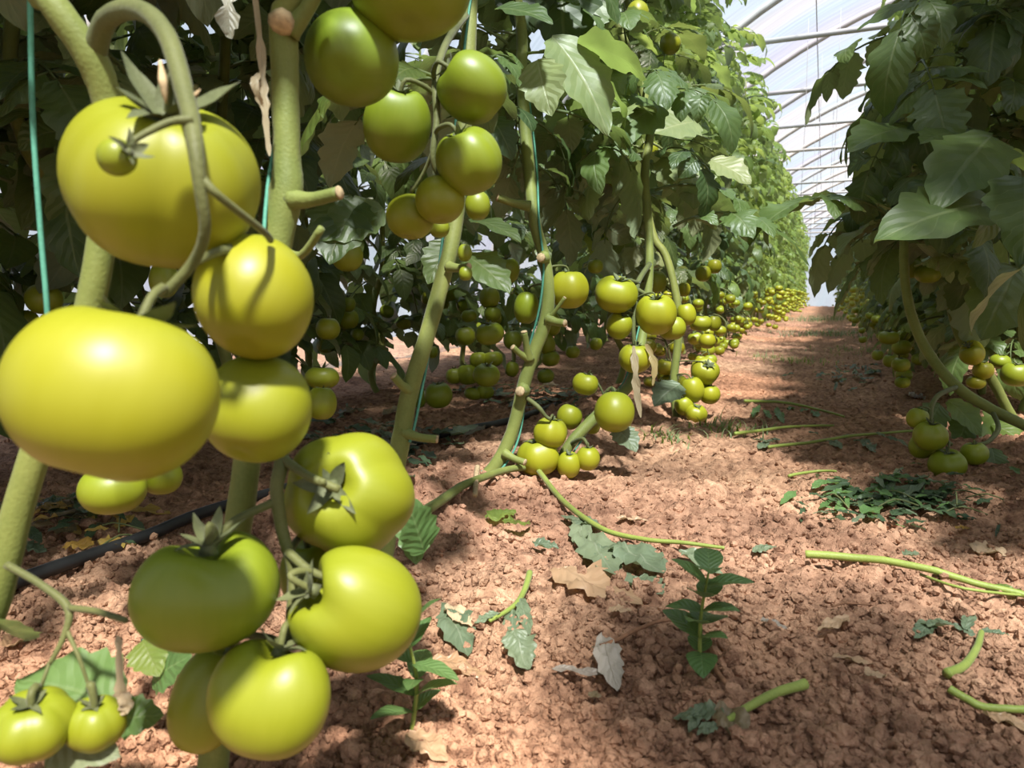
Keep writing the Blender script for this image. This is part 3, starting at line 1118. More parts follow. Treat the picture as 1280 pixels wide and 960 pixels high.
# far plants: too small to tell leaves apart, one foliage piece each
FOL = []
rf_ = random.Random(99)
for v in range(6):
    parts = []
    for k in range(46):
        z = (.3 if v < 3 else .16) + 1.85 * k / 46
        m = (Matrix.Translation((rf_.uniform(-.04, .04), rf_.uniform(-.08, .08), z)) @ Matrix.Rotation(rf_.uniform(0, 6.28), 4, 'Z')
             @ Matrix.Rotation(rf_.uniform(-.5, .4), 4, 'X') @ Matrix.Scale(rf_.uniform(.8, 1.2), 4))
        parts.append(xf(rf_.choice(LOW), m))
    V, F, U = join(parts)
    FOL.append(mesh_from('foliage', V, F, M['leaf_bright' if v < 3 else 'leaf'], U))  # sunlit row's foliage painted in the brighter copy, other rows in the darker
for x, y0, y1, lab, grp, lo in ((TOPX, 7.0, 25.3, 'small distant tomato plant at the end of the sunlit row', 'distant plants of the sunlit row', 0),
                                (.57, 6.9, 25.3, 'small distant tomato plant at the end of the shaded row', 'distant plants of the shaded row', 3),
                                (-1.45, 5.7, 14, 'distant tomato plant in the row by the film side wall', 'distant plants by the side wall', 3),
                                (1.75, 1.0, 14, 'tomato plant in the row hidden behind the shaded row', 'plants behind the shaded row', 3)):
    y = y0
    while y < y1:
        pl = empty('tomato_plant', (x + rf_.uniform(-.03, .03), y, gz(x, y)))
        pl.rotation_euler.z = rf_.uniform(0, 6.28)
        if x == -1.45:
            pl.scale.z = .55
        tag(pl, lab, 'tomato plant', grp)
        link('main_stem', STEMS[rf_.randrange(5)][0], pl)
        fo = link('foliage', FOL[lo + rf_.randrange(3)], pl)
        fo['kind'] = 'stuff'
        y += .42 if x != 1.75 else .5

# ------------------------------------------------------------------ tomatoes one by one
T = 'tomato'


def ht(px, py, wpx, hpx, d, up, shape, tint, label, poly=None, res='hi', spin=0.0, calyx=True, group=None, ped_r=0.0021, cs=1.0):
    c = P(px, py, d)
    rx = wpx / 2 / FPX * d
    rz = hpx / 2 / FPX * d
    u = camvec(up)
    npnt = nearest_on(poly, c + u * rz) if poly else None
    return tomato(c, rx, rz, u, shape, res, tint, label, group, npnt, spin, calyx=calyx, ped_r=ped_r, cs=cs)


ht(205, 230, 228, 196, .388, (.28, .80, .50), 'beef', .74, 'large yellow-green tomato under the arched stalk, a tiny fruitlet before it', ped_A[:6], spin=.6, cs=1.35)
ht(141, 492, 262, 212, .318, (.22, .93, -.25), 'smooth', .74, 'biggest yellow-green tomato, broad and faintly creased, below the arched truss', ped_A, spin=.3)
ht(320, 372, 160, 146, .405, (.05, .85, -.5), 'smooth', .80, 'yellow tomato with a sunlit top between two thick stems', br and ped_A, spin=1.4, calyx=False)
ht(322, 511, 132, 130, .425, (.1, .8, -.55), 'round', .55, 'round yellow-green tomato tucked beneath a yellow one beside the biggest tomato', None, spin=.2, calyx=False)
ht(146, 197, 46, 44, .318, (.9, .25, .25), 'round', .35, 'tiny pale fruitlet with long thin sepals in front of a large tomato', None, calyx=True, cs=2.5)
ht(262, 737, 178, 140, .44, (.03, .98, .15), 'kidney', .20, 'dark green glossy tomato hanging highest of the lower truss beside a bare stalk', [P(266, 682, .442), P(288, 655, .447)], spin=.1)
ht(437, 618, 158, 152, .50, (-.12, .30, .94), 'beef', .60, 'sunlit tomato whose star-shaped calyx faces out from the lower truss', [P(405, 604, .452), P(424, 612, .452)], spin=.4)
ht(446, 762, 152, 160, .455, (-.78, .50, .38), 'kidney', .48, 'bean-shaped tomato notched where its stalk joins, on the lower truss', [P(385, 712, .452), P(408, 722, .448)], spin=1.5)
ht(338, 870, 154, 140, .43, (.15, .95, -.15), 'kidney', .45, 'lowest pale green tomato of the lower truss, close above the soil', trB[-2:], spin=.2)
ht(262, 872, 100, 128, .47, (.3, .93, -.2), 'smooth', .40, 'tomato half hidden behind the lowest tomato of the lower truss', trB[-2:], calyx=False)
ht(392, 722, 80, 100, .53, (-.1, .9, .2), 'round', .15, 'shaded green tomato wedged behind the bean-shaped one', trB[3:5], calyx=False)
c1 = [(8, 706, .43, 6), (50, 730, .425, 6), (85, 760, .42, 7), (80, 795, .415, 5), (62, 830, .41, 3.5)]
trA2, rr = px_path(c1)
tube_obj('truss_stalk', trA2, rr, M['stalk'], plantA, 8, 5)
for path in ([(85, 760, .42, 6), (120, 764, .41, 5.5), (158, 776, .40, 5)], [(82, 785, .417, 4), (98, 820, .41, 3.5), (112, 860, .41, 3)], [(62, 828, .41, 3), (48, 868, .405, 3)]):
    br, rr = px_path(path)
    tube_obj('truss_branch', br, rr, M['stalk'], plantA, 6, 4)
ht(42, 906, 100, 74, .40, (.1, .93, .3), 'lobed', .45, 'small ribbed pale tomato on the thin forked stalk near the soil', [P(48, 868, .405), P(50, 862, .405)])
ht(119, 905, 70, 62, .412, (.1, .95, .25), 'beef', .45, 'small tomato beside a ribbed one on the thin forked stalk', [P(112, 860, .41), P(110, 855, .41)])
ht(140, 612, 82, 60, .66, (0, 1, .1), 'smooth', .45, 'flat tomato seen below the biggest tomato, above the drip hose', None, 'mid')
ht(202, 596, 50, 44, .70, (0, 1, .1), 'smooth', .40, 'small tomato behind a flat one, above the drip hose', None, 'mid')

# upper truss in front of the shaded leaves
ht(512, -22, 156, 132, .56, (0, .95, -.3), 'smooth', .30, 'large tomato cut off by the picture edge above the stacked tomatoes', None, calyx=False)
ht(440, 73, 116, 112, .58, (.1, .62, -.78), 'round', .10, 'olive-green tomato showing its blossom end beside the upright stem', None, calyx=False)
ht(497, 156, 86, 92, .69, (.15, .85, .45), 'smooth', .15, 'shaded olive tomato with a dark calyx at the top of the stacked tomatoes', trC)
ht(590, 110, 88, 86, .68, (-.72, .55, .25), 'smooth', .18, 'glossy green tomato tilted away from its stalk atop the stacked tomatoes', trC, spin=.7)
ht(586, 202, 84, 80, .68, (-.35, .82, .42), 'beef', .30, 'bright ridged green tomato below a tilted glossy one', trC, spin=.3)
ht(550, 250, 62, 56, .69, (-.05, .95, -.25), 'round', .55, 'small round pale tomato at the bottom of the stacked truss', trC)
ht(513, 271, 60, 54, .715, (.1, .95, -.1), 'round', .50, 'small tomato partly behind the lowest pale tomato of the stacked truss', [P(514, 240, .705), P(516, 236, .705)])
ht(597, 257, 32, 36, .80, (0, 1, 0), 'round', .35, 'little tomato just below a bright ridged tomato', None, 'mid')
ht(549, 285, 26, 24, .80, (0, 1, 0), 'round', .35, 'little shaded tomato peeping below the small round pair', None, 'mid')
ht(581, 316, 18, 22, .84, (0, 1, 0), 'round', .35, 'tiny green tomato close to a slanting stem, upper of two', None, 'mid')
ht(582, 342, 17, 18, .84, (0, 1, 0), 'round', .35, 'tiny green tomato close to a slanting stem, lower of two', None, 'mid')

# lit clusters along the path
stD = pd
mid_list = [
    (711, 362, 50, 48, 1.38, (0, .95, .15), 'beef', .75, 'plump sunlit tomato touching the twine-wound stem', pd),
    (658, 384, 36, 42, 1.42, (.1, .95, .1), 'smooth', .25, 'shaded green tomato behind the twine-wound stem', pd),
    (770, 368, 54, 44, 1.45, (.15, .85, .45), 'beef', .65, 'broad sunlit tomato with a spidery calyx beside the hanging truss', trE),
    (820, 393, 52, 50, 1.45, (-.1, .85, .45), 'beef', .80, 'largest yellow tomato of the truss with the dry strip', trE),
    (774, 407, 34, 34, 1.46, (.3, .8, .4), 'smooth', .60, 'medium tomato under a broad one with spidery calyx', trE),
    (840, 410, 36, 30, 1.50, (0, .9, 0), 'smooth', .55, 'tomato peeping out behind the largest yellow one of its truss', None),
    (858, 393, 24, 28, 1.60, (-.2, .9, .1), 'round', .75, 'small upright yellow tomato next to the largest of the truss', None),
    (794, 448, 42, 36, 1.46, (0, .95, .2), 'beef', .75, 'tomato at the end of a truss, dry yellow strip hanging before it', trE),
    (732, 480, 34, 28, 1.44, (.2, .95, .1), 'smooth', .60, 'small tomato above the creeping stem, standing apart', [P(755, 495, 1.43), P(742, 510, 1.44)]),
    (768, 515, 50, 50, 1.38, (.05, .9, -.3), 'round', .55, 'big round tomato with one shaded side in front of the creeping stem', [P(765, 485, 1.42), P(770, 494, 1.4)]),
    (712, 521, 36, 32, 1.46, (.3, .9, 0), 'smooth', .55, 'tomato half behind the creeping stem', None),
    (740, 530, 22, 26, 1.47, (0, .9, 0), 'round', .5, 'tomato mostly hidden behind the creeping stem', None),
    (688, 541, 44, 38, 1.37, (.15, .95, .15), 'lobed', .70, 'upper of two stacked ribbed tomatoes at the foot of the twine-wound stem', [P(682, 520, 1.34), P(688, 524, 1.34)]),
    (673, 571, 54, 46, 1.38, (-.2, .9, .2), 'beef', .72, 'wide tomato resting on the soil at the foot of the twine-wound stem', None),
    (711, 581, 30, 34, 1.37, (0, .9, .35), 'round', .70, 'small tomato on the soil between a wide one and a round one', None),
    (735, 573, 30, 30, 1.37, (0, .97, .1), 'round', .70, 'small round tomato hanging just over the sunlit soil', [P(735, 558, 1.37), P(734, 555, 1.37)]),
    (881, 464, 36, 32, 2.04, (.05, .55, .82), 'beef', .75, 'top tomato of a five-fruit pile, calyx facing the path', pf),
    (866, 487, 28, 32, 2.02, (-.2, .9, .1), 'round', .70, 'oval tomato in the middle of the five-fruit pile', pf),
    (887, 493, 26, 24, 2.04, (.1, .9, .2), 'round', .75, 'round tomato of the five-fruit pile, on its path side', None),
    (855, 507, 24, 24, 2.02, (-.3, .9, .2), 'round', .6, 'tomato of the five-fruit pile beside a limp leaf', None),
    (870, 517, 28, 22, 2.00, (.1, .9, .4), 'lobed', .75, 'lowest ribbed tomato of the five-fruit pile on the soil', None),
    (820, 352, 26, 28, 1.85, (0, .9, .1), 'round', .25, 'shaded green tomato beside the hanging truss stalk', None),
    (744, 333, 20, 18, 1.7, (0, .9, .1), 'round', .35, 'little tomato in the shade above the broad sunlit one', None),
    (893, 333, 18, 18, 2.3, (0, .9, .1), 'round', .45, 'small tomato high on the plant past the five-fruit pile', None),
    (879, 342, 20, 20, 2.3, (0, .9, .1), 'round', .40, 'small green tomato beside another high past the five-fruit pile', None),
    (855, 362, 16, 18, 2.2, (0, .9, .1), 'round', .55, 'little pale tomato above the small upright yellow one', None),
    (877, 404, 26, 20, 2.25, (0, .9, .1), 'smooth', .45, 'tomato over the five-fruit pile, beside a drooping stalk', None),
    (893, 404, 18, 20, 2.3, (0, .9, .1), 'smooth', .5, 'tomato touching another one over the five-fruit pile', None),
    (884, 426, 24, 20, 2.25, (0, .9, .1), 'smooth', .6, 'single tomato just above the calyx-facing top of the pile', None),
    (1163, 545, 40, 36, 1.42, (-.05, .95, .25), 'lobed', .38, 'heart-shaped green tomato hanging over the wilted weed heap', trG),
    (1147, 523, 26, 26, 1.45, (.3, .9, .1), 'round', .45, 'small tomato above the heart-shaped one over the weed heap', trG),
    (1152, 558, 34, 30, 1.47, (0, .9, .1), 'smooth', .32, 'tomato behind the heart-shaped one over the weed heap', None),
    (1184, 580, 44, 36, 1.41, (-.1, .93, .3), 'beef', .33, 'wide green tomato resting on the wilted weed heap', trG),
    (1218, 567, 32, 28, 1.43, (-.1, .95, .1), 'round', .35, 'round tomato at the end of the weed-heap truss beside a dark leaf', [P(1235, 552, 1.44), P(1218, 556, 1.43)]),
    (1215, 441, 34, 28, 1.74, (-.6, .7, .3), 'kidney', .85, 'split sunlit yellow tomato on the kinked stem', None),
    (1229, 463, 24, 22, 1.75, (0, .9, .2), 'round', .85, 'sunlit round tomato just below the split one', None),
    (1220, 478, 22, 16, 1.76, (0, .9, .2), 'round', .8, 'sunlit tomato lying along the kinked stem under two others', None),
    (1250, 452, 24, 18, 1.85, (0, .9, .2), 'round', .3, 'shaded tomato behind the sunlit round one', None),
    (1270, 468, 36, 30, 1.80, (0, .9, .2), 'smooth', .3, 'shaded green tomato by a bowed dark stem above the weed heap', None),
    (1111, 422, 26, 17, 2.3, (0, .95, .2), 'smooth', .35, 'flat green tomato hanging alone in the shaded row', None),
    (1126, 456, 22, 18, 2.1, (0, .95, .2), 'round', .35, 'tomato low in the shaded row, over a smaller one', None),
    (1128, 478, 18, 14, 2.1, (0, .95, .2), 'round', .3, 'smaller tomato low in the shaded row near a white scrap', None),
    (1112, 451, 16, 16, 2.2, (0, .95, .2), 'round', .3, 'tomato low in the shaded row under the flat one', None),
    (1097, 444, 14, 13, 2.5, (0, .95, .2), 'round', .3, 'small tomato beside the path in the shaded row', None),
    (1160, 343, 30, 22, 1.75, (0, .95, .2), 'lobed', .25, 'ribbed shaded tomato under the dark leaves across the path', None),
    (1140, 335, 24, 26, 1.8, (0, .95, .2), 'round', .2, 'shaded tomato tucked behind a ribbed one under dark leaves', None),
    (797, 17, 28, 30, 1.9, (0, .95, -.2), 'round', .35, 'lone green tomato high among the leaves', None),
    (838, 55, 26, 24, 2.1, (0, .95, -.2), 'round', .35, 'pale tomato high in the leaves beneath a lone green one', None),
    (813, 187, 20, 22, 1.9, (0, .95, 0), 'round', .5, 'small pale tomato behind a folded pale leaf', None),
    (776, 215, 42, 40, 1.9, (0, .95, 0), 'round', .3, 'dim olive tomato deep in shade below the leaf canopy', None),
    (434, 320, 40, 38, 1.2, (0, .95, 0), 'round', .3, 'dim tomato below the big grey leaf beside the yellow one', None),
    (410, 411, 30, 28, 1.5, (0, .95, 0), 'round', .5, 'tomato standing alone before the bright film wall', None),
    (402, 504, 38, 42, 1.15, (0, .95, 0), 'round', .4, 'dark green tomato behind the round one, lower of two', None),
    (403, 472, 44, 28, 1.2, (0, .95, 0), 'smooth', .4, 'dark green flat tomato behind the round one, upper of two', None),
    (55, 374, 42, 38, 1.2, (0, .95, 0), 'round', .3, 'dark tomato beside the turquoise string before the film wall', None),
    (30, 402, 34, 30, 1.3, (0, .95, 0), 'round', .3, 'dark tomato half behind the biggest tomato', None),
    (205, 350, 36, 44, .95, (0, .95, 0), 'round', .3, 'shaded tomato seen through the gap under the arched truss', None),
]
for row in mid_list:
    px, py, wp, hp, d, up, shp, tn, lab, poly = row
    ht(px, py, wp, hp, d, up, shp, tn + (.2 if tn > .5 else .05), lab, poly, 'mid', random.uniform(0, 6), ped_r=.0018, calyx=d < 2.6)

rt = random.Random(77)
# tomatoes of the row by the side wall: seen under the canopy
back_spots = [(548, 494, 36, 32), (585, 468, 30, 26), (608, 469, 34, 28), (612, 417, 38, 28), (582, 420, 26, 24), (598, 450, 24, 20), (616, 449, 26, 20), (568, 470, 22, 20),
              (640, 461, 20, 20), (586, 395, 20, 16), (616, 392, 22, 20), (612, 372, 26, 26), (632, 338, 36, 34), (606, 490, 24, 18), (592, 492, 24, 16), (540, 440, 18, 16), (641, 425, 24, 24),
              (684, 430, 24, 28), (690, 405, 24, 30), (688, 448, 26, 20), (682, 470, 22, 18), (524, 498, 18, 24), (434, 380, 22, 20), (716, 440, 18, 16), (745, 430, 16, 16)]
for px, py, wp, hp in back_spots:
    d = .072 * FPX / (wp + 3) * rt.uniform(.95, 1.05)
    d = min(d, 2.1)
    tomato(P(px, py, d), wp / 2 / FPX * d, hp / 2 / FPX * d, (rt.uniform(-.2, .2), rt.uniform(-.2, .2), 1), rt.choice(('round', 'smooth', 'beef')), 'mid', rt.uniform(.2, .45),
           'shaded green tomato among the stems beyond the twine-wound stem', 'shaded tomatoes beyond the twine-wound stem', spin=rt.uniform(0, 6))


def truss_on(plant, pts, z, side, n, label, group, res, rng, tint, size=.034, spread=.06, out=.14):
    """a stalk leaving the stem with n tomatoes hung round its end"""
    p = pts[-1]
    for q0, q1 in zip(pts[:-1], pts[1:]):
        if q0.z <= z <= q1.z:
            p = q0.lerp(q1, (z - q0.z) / max(1e-6, q1.z - q0.z))
            break
    a = side + rng.uniform(-.5, .5)
    end = p + Vector((math.cos(a) * out, math.sin(a) * out, -.03))
    tip = end + Vector((math.cos(a) * .03, math.sin(a) * .03, -.10))
    tube_obj('truss_stalk', [p, p.lerp(end, .6) + Vector((0, 0, .03)), end, tip], [.004, .004, .0035, .0025], M['stalk'], plant, 5, 3)
    placed = []
    for k in range(n):
        for tr in range(30):
            r = size * rng.uniform(.65, 1.1)
            c = end + Vector((rng.uniform(-spread, spread), rng.uniform(-spread, spread), rng.uniform(-.16, .0)))
            c.z = max(c.z, gz(c.x, c.y) + r * .75)
            if all((c - q).length > (r + s) * .88 for q, s in placed):
                break
        else:
            continue
        placed.append((c, r))
        tomato(c, r, r * .8, (rng.uniform(-.3, .3), rng.uniform(-.3, .3), 1), rng.choice(('round', 'smooth', 'beef')), res, tint + rng.uniform(-.12, .15), label, group,
               nearest_on([end, tip], c) if res != 'lo' else None, rng.uniform(0, 6), calyx=(res != 'lo'), ped_r=.0018)


for i, (pl, pts) in enumerate(MIDROW):
    yy = pl.location.y
    res = 'mid' if yy < 3.6 else 'lo'
    for z, n in ((.22, 5), (.38, 3)) if yy < 5.5 else ((.20, 5),):
        truss_on(pl, pts, z, -.5, n, 'yellow-green tomato in the low clusters further along the sunlit row', 'tomatoes further along the sunlit row', res, rt, .62, out=.20)
for i, (pl, pts) in enumerate(RIGHTROW[3:]):
    for z, n in ((.26, 4),):
        truss_on(pl, pts, z, 3.3, n, 'small green tomato hanging low in the far part of the shaded row', 'tomatoes along the shaded row', 'lo', rt, .38, out=.20, size=.03)
for i, (pl, pts) in enumerate(BACKROW[1:11]):
    truss_on(pl, pts, rt.uniform(.3, .5), -.4, 3, 'dim green tomato on the row by the film side wall', 'tomatoes by the side wall', 'lo', rt, .3, out=.12)
# beyond that the fruit can no longer be counted
V, F = [], []
gv, gf = tomato_geo(8, 6, 4, .02, 0, 1)
for xx, sgn, cnt in ((TOPX, 1, 230), (.57, -1, 90)):
    for k in range(cnt):
        y = 7.0 + 17 * rt.random() ** 1.4
        r = rt.uniform(.024, .036)
        c = Vector((xx + sgn * rt.uniform(.1, .34), y, rt.uniform(.06, .42)))
        b = len(V)
        V += [c + Vector(v) * r for v in gv]
        F += [tuple(i + b for i in f) for f in gf]
o = link('distant_tomatoes', mesh_from('distant_tomatoes', V, F, M['tomato']))
o['tint'] = .7
tag(o, 'specks of yellow-green tomatoes low at the far end of the rows', 'tomatoes', kind='stuff')


# ------------------------------------------------------------------ single leaves that stand out
def blade_mesh(name, L, W, mat, seed, **kw):
    V, F, U = leaflet(L, W, 26, 4, random.Random(seed), **kw)
    return mesh_from(name, V, F, M[mat], U)


def hang_leaf(plant, a, b, face, Wr, mat, seed, droop=.35, **kw):
    """a leaf from point a (stalk) to point b (tip), its upper side turned along face"""
    ydir = (b - a)
    L = ydir.length * (1 + .06 * droop)
    ydir.normalize()
    zdir = camvec(face)
    zdir = (zdir - ydir * zdir.dot(ydir)).normalized()
    xdir = ydir.cross(zdir)
    me = blade_mesh('leaf', L, L * Wr, mat, seed, droop=droop, **kw)
    mw = Matrix(((xdir.x, ydir.x, zdir.x, a.x), (xdir.y, ydir.y, zdir.y, a.y), (xdir.z, ydir.z, zdir.z, a.z), (0, 0, 0, 1)))
    mw = mw @ Matrix.Rotation(droop * .5, 4, 'X')
    o = link('leaf', me, plant)
    if plant is not None:
        mw = Matrix.Translation(-Vector(plant.location)) @ mw
    o.matrix_local = mw
    return o


HL = [(plantD, (700, -40, 1.5), (705, 70, 1.48), (0, .4, .8), .4, 'leaf', .4), (plantD, (740, -30, 1.55), (725, 50, 1.5), (.2, .4, .8), .4, 'leaf', .4), (plantD, (650, -60, 1.5), (668, 40, 1.48), (-.2, .4, .8), .42, 'leaf', .4),
      (plantH, (1185, 500, 1.75), (1225, 545, 1.7), (0, .7, .6), .35, 'leaf_bright', .5), (plantH, (1240, 530, 1.75), (1285, 560, 1.7), (0, .7, .6), .35, 'leaf_bright', .5), (plantH, (1270, 520, 1.8), (1230, 552, 1.72), (0, .7, .6), .3, 'leaf_bright', .4),  # sunlight on these leaves is put in by the brighter leaf colour
      (plantG, (1175, 505, 1.6), (1150, 545, 1.58), (0, .5, .8), .35, 'leaf', .5), (plantH, (1210, 520, 1.75), (1195, 560, 1.72), (0, .5, .8), .4, 'leaf', .5),
      (plantD, (690, 45, 1.30), (758, 168, 1.27), (.2, .5, .8), .26, 'leaf_pale', .5), (plantD, (672, 75, 1.22), (690, 145, 1.2), (-.3, .4, .8), .36, 'leaf_pale', .4),
      (plantD, (620, 10, 1.2), (690, 30, 1.15), (0, .7, .6), .3, 'leaf', .4), (plantE, (825, 130, 1.55), (750, 185, 1.5), (.1, .5, .8), .32, 'leaf', .5),
      (plantF, (868, 152, 1.75), (816, 168, 1.7), (.1, .6, .8), .5, 'leaf_pale', .3), (plantF, (862, 205, 1.7), (866, 262, 1.66), (.2, .2, .9), .45, 'leaf_pale', .4),
      (plantF, (838, 190, 1.75), (845, 240, 1.72), (-.4, .3, .8), .4, 'leaf_pale', .5), (plantF, (888, 200, 1.9), (938, 230, 1.85), (.1, .5, .8), .35, 'leaf_pale', .4),
      (plantE, (722, 55, 1.3), (805, 100, 1.2), (.3, .8, -.3), .22, 'leaf_bright', .6), (plantC, (440, 245, 1.0), (412, 330, .96), (0, .3, .9), .40, 'leaf', .3),
      (plantC, (480, 262, 1.0), (395, 300, .97), (0, .3, .9), .34, 'leaf', .4), (plantC, (590, 275, .95), (650, 305, .9), (.2, .8, .5), .26, 'leaf', .5),
      (plantC, (580, 318, .95), (636, 368, .9), (.1, .6, .7), .30, 'leaf', .5), (plantC, (565, 300, 1.0), (535, 355, .98), (0, .3, .9), .36, 'leaf', .4),
      (plantA, (80, 225, .95), (100, 345, .93), (0, -.2, .9), .30, 'leaf', .3), (plantG, (1175, 330, 1.6), (1130, 300, 1.5), (0, .8, .6), .3, 'leaf', .4),
      (plantG, (1270, 335, 1.45), (1225, 425, 1.4), (-.1, .5, .9), .36, 'leaf', .4), (plantG, (1240, 170, 1.4), (1165, 265, 1.3), (-.2, .6, .8), .26, 'leaf', .5),
      (plantG, (1260, 255, 1.35), (1095, 305, 1.25), (-.1, .7, .7), .24, 'leaf', .5), (plantG, (1280, 220, 1.2), (1275, 330, 1.15), (0, .4, .9), .4, 'leaf', .4),
      (plantG, (1245, 245, 1.35), (1215, 310, 1.3), (.2, .1, .9), .2, 'leaf_pale', .7), (plantG, (1190, 165, 1.5), (1150, 180, 1.45), (0, .8, .6), .3, 'leaf', .3),
      (plantG, (1135, 160, 1.6), (1060, 190, 1.5), (0, .8, .6), .25, 'leaf', .4), (plantG, (1240, 560, 1.45), (1246, 596, 1.43), (0, .3, .9), .42, 'leaf', .3),
      (plantF, (850, 480, 1.98), (818, 508, 1.95), (0, .8, .5), .45, 'leaf_wilt', .6), (plantE, (770, 535, 1.42), (795, 565, 1.38), (0, .7, .6), .4, 'leaf_wilt', .6),
      (plantB, (530, 690, .62), (505, 620, .60), (.2, .6, .7), .34, 'leaf_weed', .3), (plantB, (520, 640, .64), (520, 705, .62), (-.1, .5, .8), .36, 'leaf_weed', .4),
      (plantA, (30, 800, .46), (-25, 770, .42), (.1, .8, .5), .35, 'leaf_weed', .3), (plantA, (150, 880, .44), (25, 850, .46), (0, .8, .5), .36, 'leaf_weed', .3),
      (plantA, (140, 900, .46), (205, 895, .46), (0, .6, .7), .40, 'leaf_weed', .4), (plantA, (60, 930, .42), (150, 945, .41), (0, .7, .6), .30, 'leaf_wilt', .3),
      (plantA, (0, 890, .43), (70, 945, .42), (0, .7, .6), .30, 'leaf_weed', .3),
      (plantB, (178, 800, .55), (200, 845, .53), (0, .6, .7), .4, 'leaf_bright', .4), (plantB, (190, 850, .54), (240, 820, .53), (0, .6, .7), .4, 'leaf_weed', .4)]
for q, (pl, a, b, face, Wr, mat, dr) in enumerate(HL):
    hang_leaf(pl, P(*a), P(*b), face, Wr, mat, 200 + q, dr, serr=.24, teeth=5, fold=.16, ripple=.035)

# dried strips
def dry_strip(plant, pts, w_, mat='leaf_dry', seed=0, name='dried_leaf'):
    rng = random.Random(seed)
    V, F, U = [], [], []
    pts, rad = smooth_path(pts, [1] * len(pts), 5)
    n = len(pts)
    for i, p in enumerate(pts):
        t = i / (n - 1)
        ww = w_ * (math.sin(math.pi * min(1, t * .9 + .08)) ** .6) * rng.uniform(.6, 1.3)
        tw = rng.uniform(-.7, .7)
        sd_ = (c_r * math.cos(tw) - c_f * math.sin(tw))
        for u in (-1, 0, 1):
            V.append(p + sd_ * u * ww + (c_f * .35 * ww if u == 0 else Vector((0, 0, 0))))
            U.append((.5 + u * .5, t))
    for i in range(n - 1):
        for j in (0, 1):
            a = i * 3 + j
            F.append((a, a + 1, a + 4, a + 3))
    off = Vector(plant.location) if plant is not None else pts[0].copy()
    o = link(name, mesh_from(name, [v - off for v in V], F, M[mat], U), plant)
    if plant is None:
        o.location = off
    return o


dry_strip(plantB, [P(318, -10, .52), P(326, 60, .515), P(330, 120, .51), P(333, 160, .51), P(337, 195, .51)], .0032, seed=1)
dry_strip(plantB, [P(324, 90, .51), P(318, 105, .505), P(328, 135, .51)], .003, seed=2)
dry_strip(plantB, [P(287, -15, .6), P(284, 20, .59), P(288, 48, .59)], .008, 'leaf_white', seed=3)
dry_strip(plantE, [P(792, 432, 1.42), P(794, 460, 1.41), P(796, 490, 1.41), P(801, 522, 1.41)], .008, 'leaf_dry', seed=4)
dry_strip(plantE, [P(808, 430, 1.43), P(818, 455, 1.42), P(816, 482, 1.42)], .007, 'leaf_yellow', seed=5)
dry_strip(plantA, [P(148, 795, .42), P(150, 850, .415), P(153, 900, .415)], .0035, 'leaf_dry', seed=6)
dry_strip(plantA, [P(150, 865, .41), P(158, 880, .41), P(150, 895, .41)], .006, 'leaf_dry', seed=7)

# ------------------------------------------------------------------ strings and hose
def string(pts, r, label):
    o = tube_obj('support_string', pts, r, M['string'], None, 6, 5)
    tag(o, label, 'string')


string([P(36, -60, .50), P(38, 20, .50), P(41, 150, .50), P(50, 280, .50), P(60, 400, .50), P(62, 470, .52)], .0019, 'taut turquoise string beside the arched truss')
string([P(370, -40, .56), P(368, 60, .56), P(340, 200, .545), P(333, 250, .53), P(330, 290, .515)], .0015, 'turquoise string running behind the stem with the cut scar')


def wind(path, rad, turns, a0, r, label, i0, i1):
    pts, rd_ = smooth_path(path[i0:i1], rad[i0:i1], 8)
    out = []
    n = len(pts)
    for i, p in enumerate(pts):
        tg = (pts[min(i + 1, n - 1)] - pts[max(0, i - 1)]).normalized()
        u = tg.cross(c_f).normalized()
        v = tg.cross(u)
        a = a0 + turns * 2 * math.pi * i / n
        out.append(p + (u * math.cos(a) + v * math.sin(a)) * (rd_[i] * 1.12 + r))
    o = tube_obj('support_string', out, r, M['string'], None, 5, 1)
    tag(o, label, 'string')


wind(pd, rd, 1.6, .5, .0022, 'turquoise string wound round the knobbly pale stem', 0, 11)
wind(pe, re_, .8, 2.2, .002, 'turquoise string wound round the creeping stem', 0, 6)
wind(pc, rc_, .9, 2.5, .0018, 'turquoise string wound round the slanting stem with cut stubs', 3, 10)
string([P(318, 590, .56), P(306, 650, .56), P(296, 720, .56)], .0012, 'turquoise string seen between the lower truss and its stem')
string([G(180, 840, .03), P(205, 800, .56), P(215, 830, .55), P(196, 845, .55), P(190, 815, .55), P(214, 800, .56)], .0013, 'loose loop of turquoise string near the soil')

hose_pts = []
for px, py in ((-40, 762), (60, 728), (180, 680), (260, 650), (380, 606), (480, 575), (560, 548), (640, 522), (700, 502)):
    hose_pts.append(G(px, py, .004))
for p in hose_pts:
    p.z = max(p.z, .0) + .006
tag(tube_obj('drip_hose', hose_pts, .0085, M['hose'], None, 10, 4), 'black drip irrigation hose lying under the tomato row', 'hose')


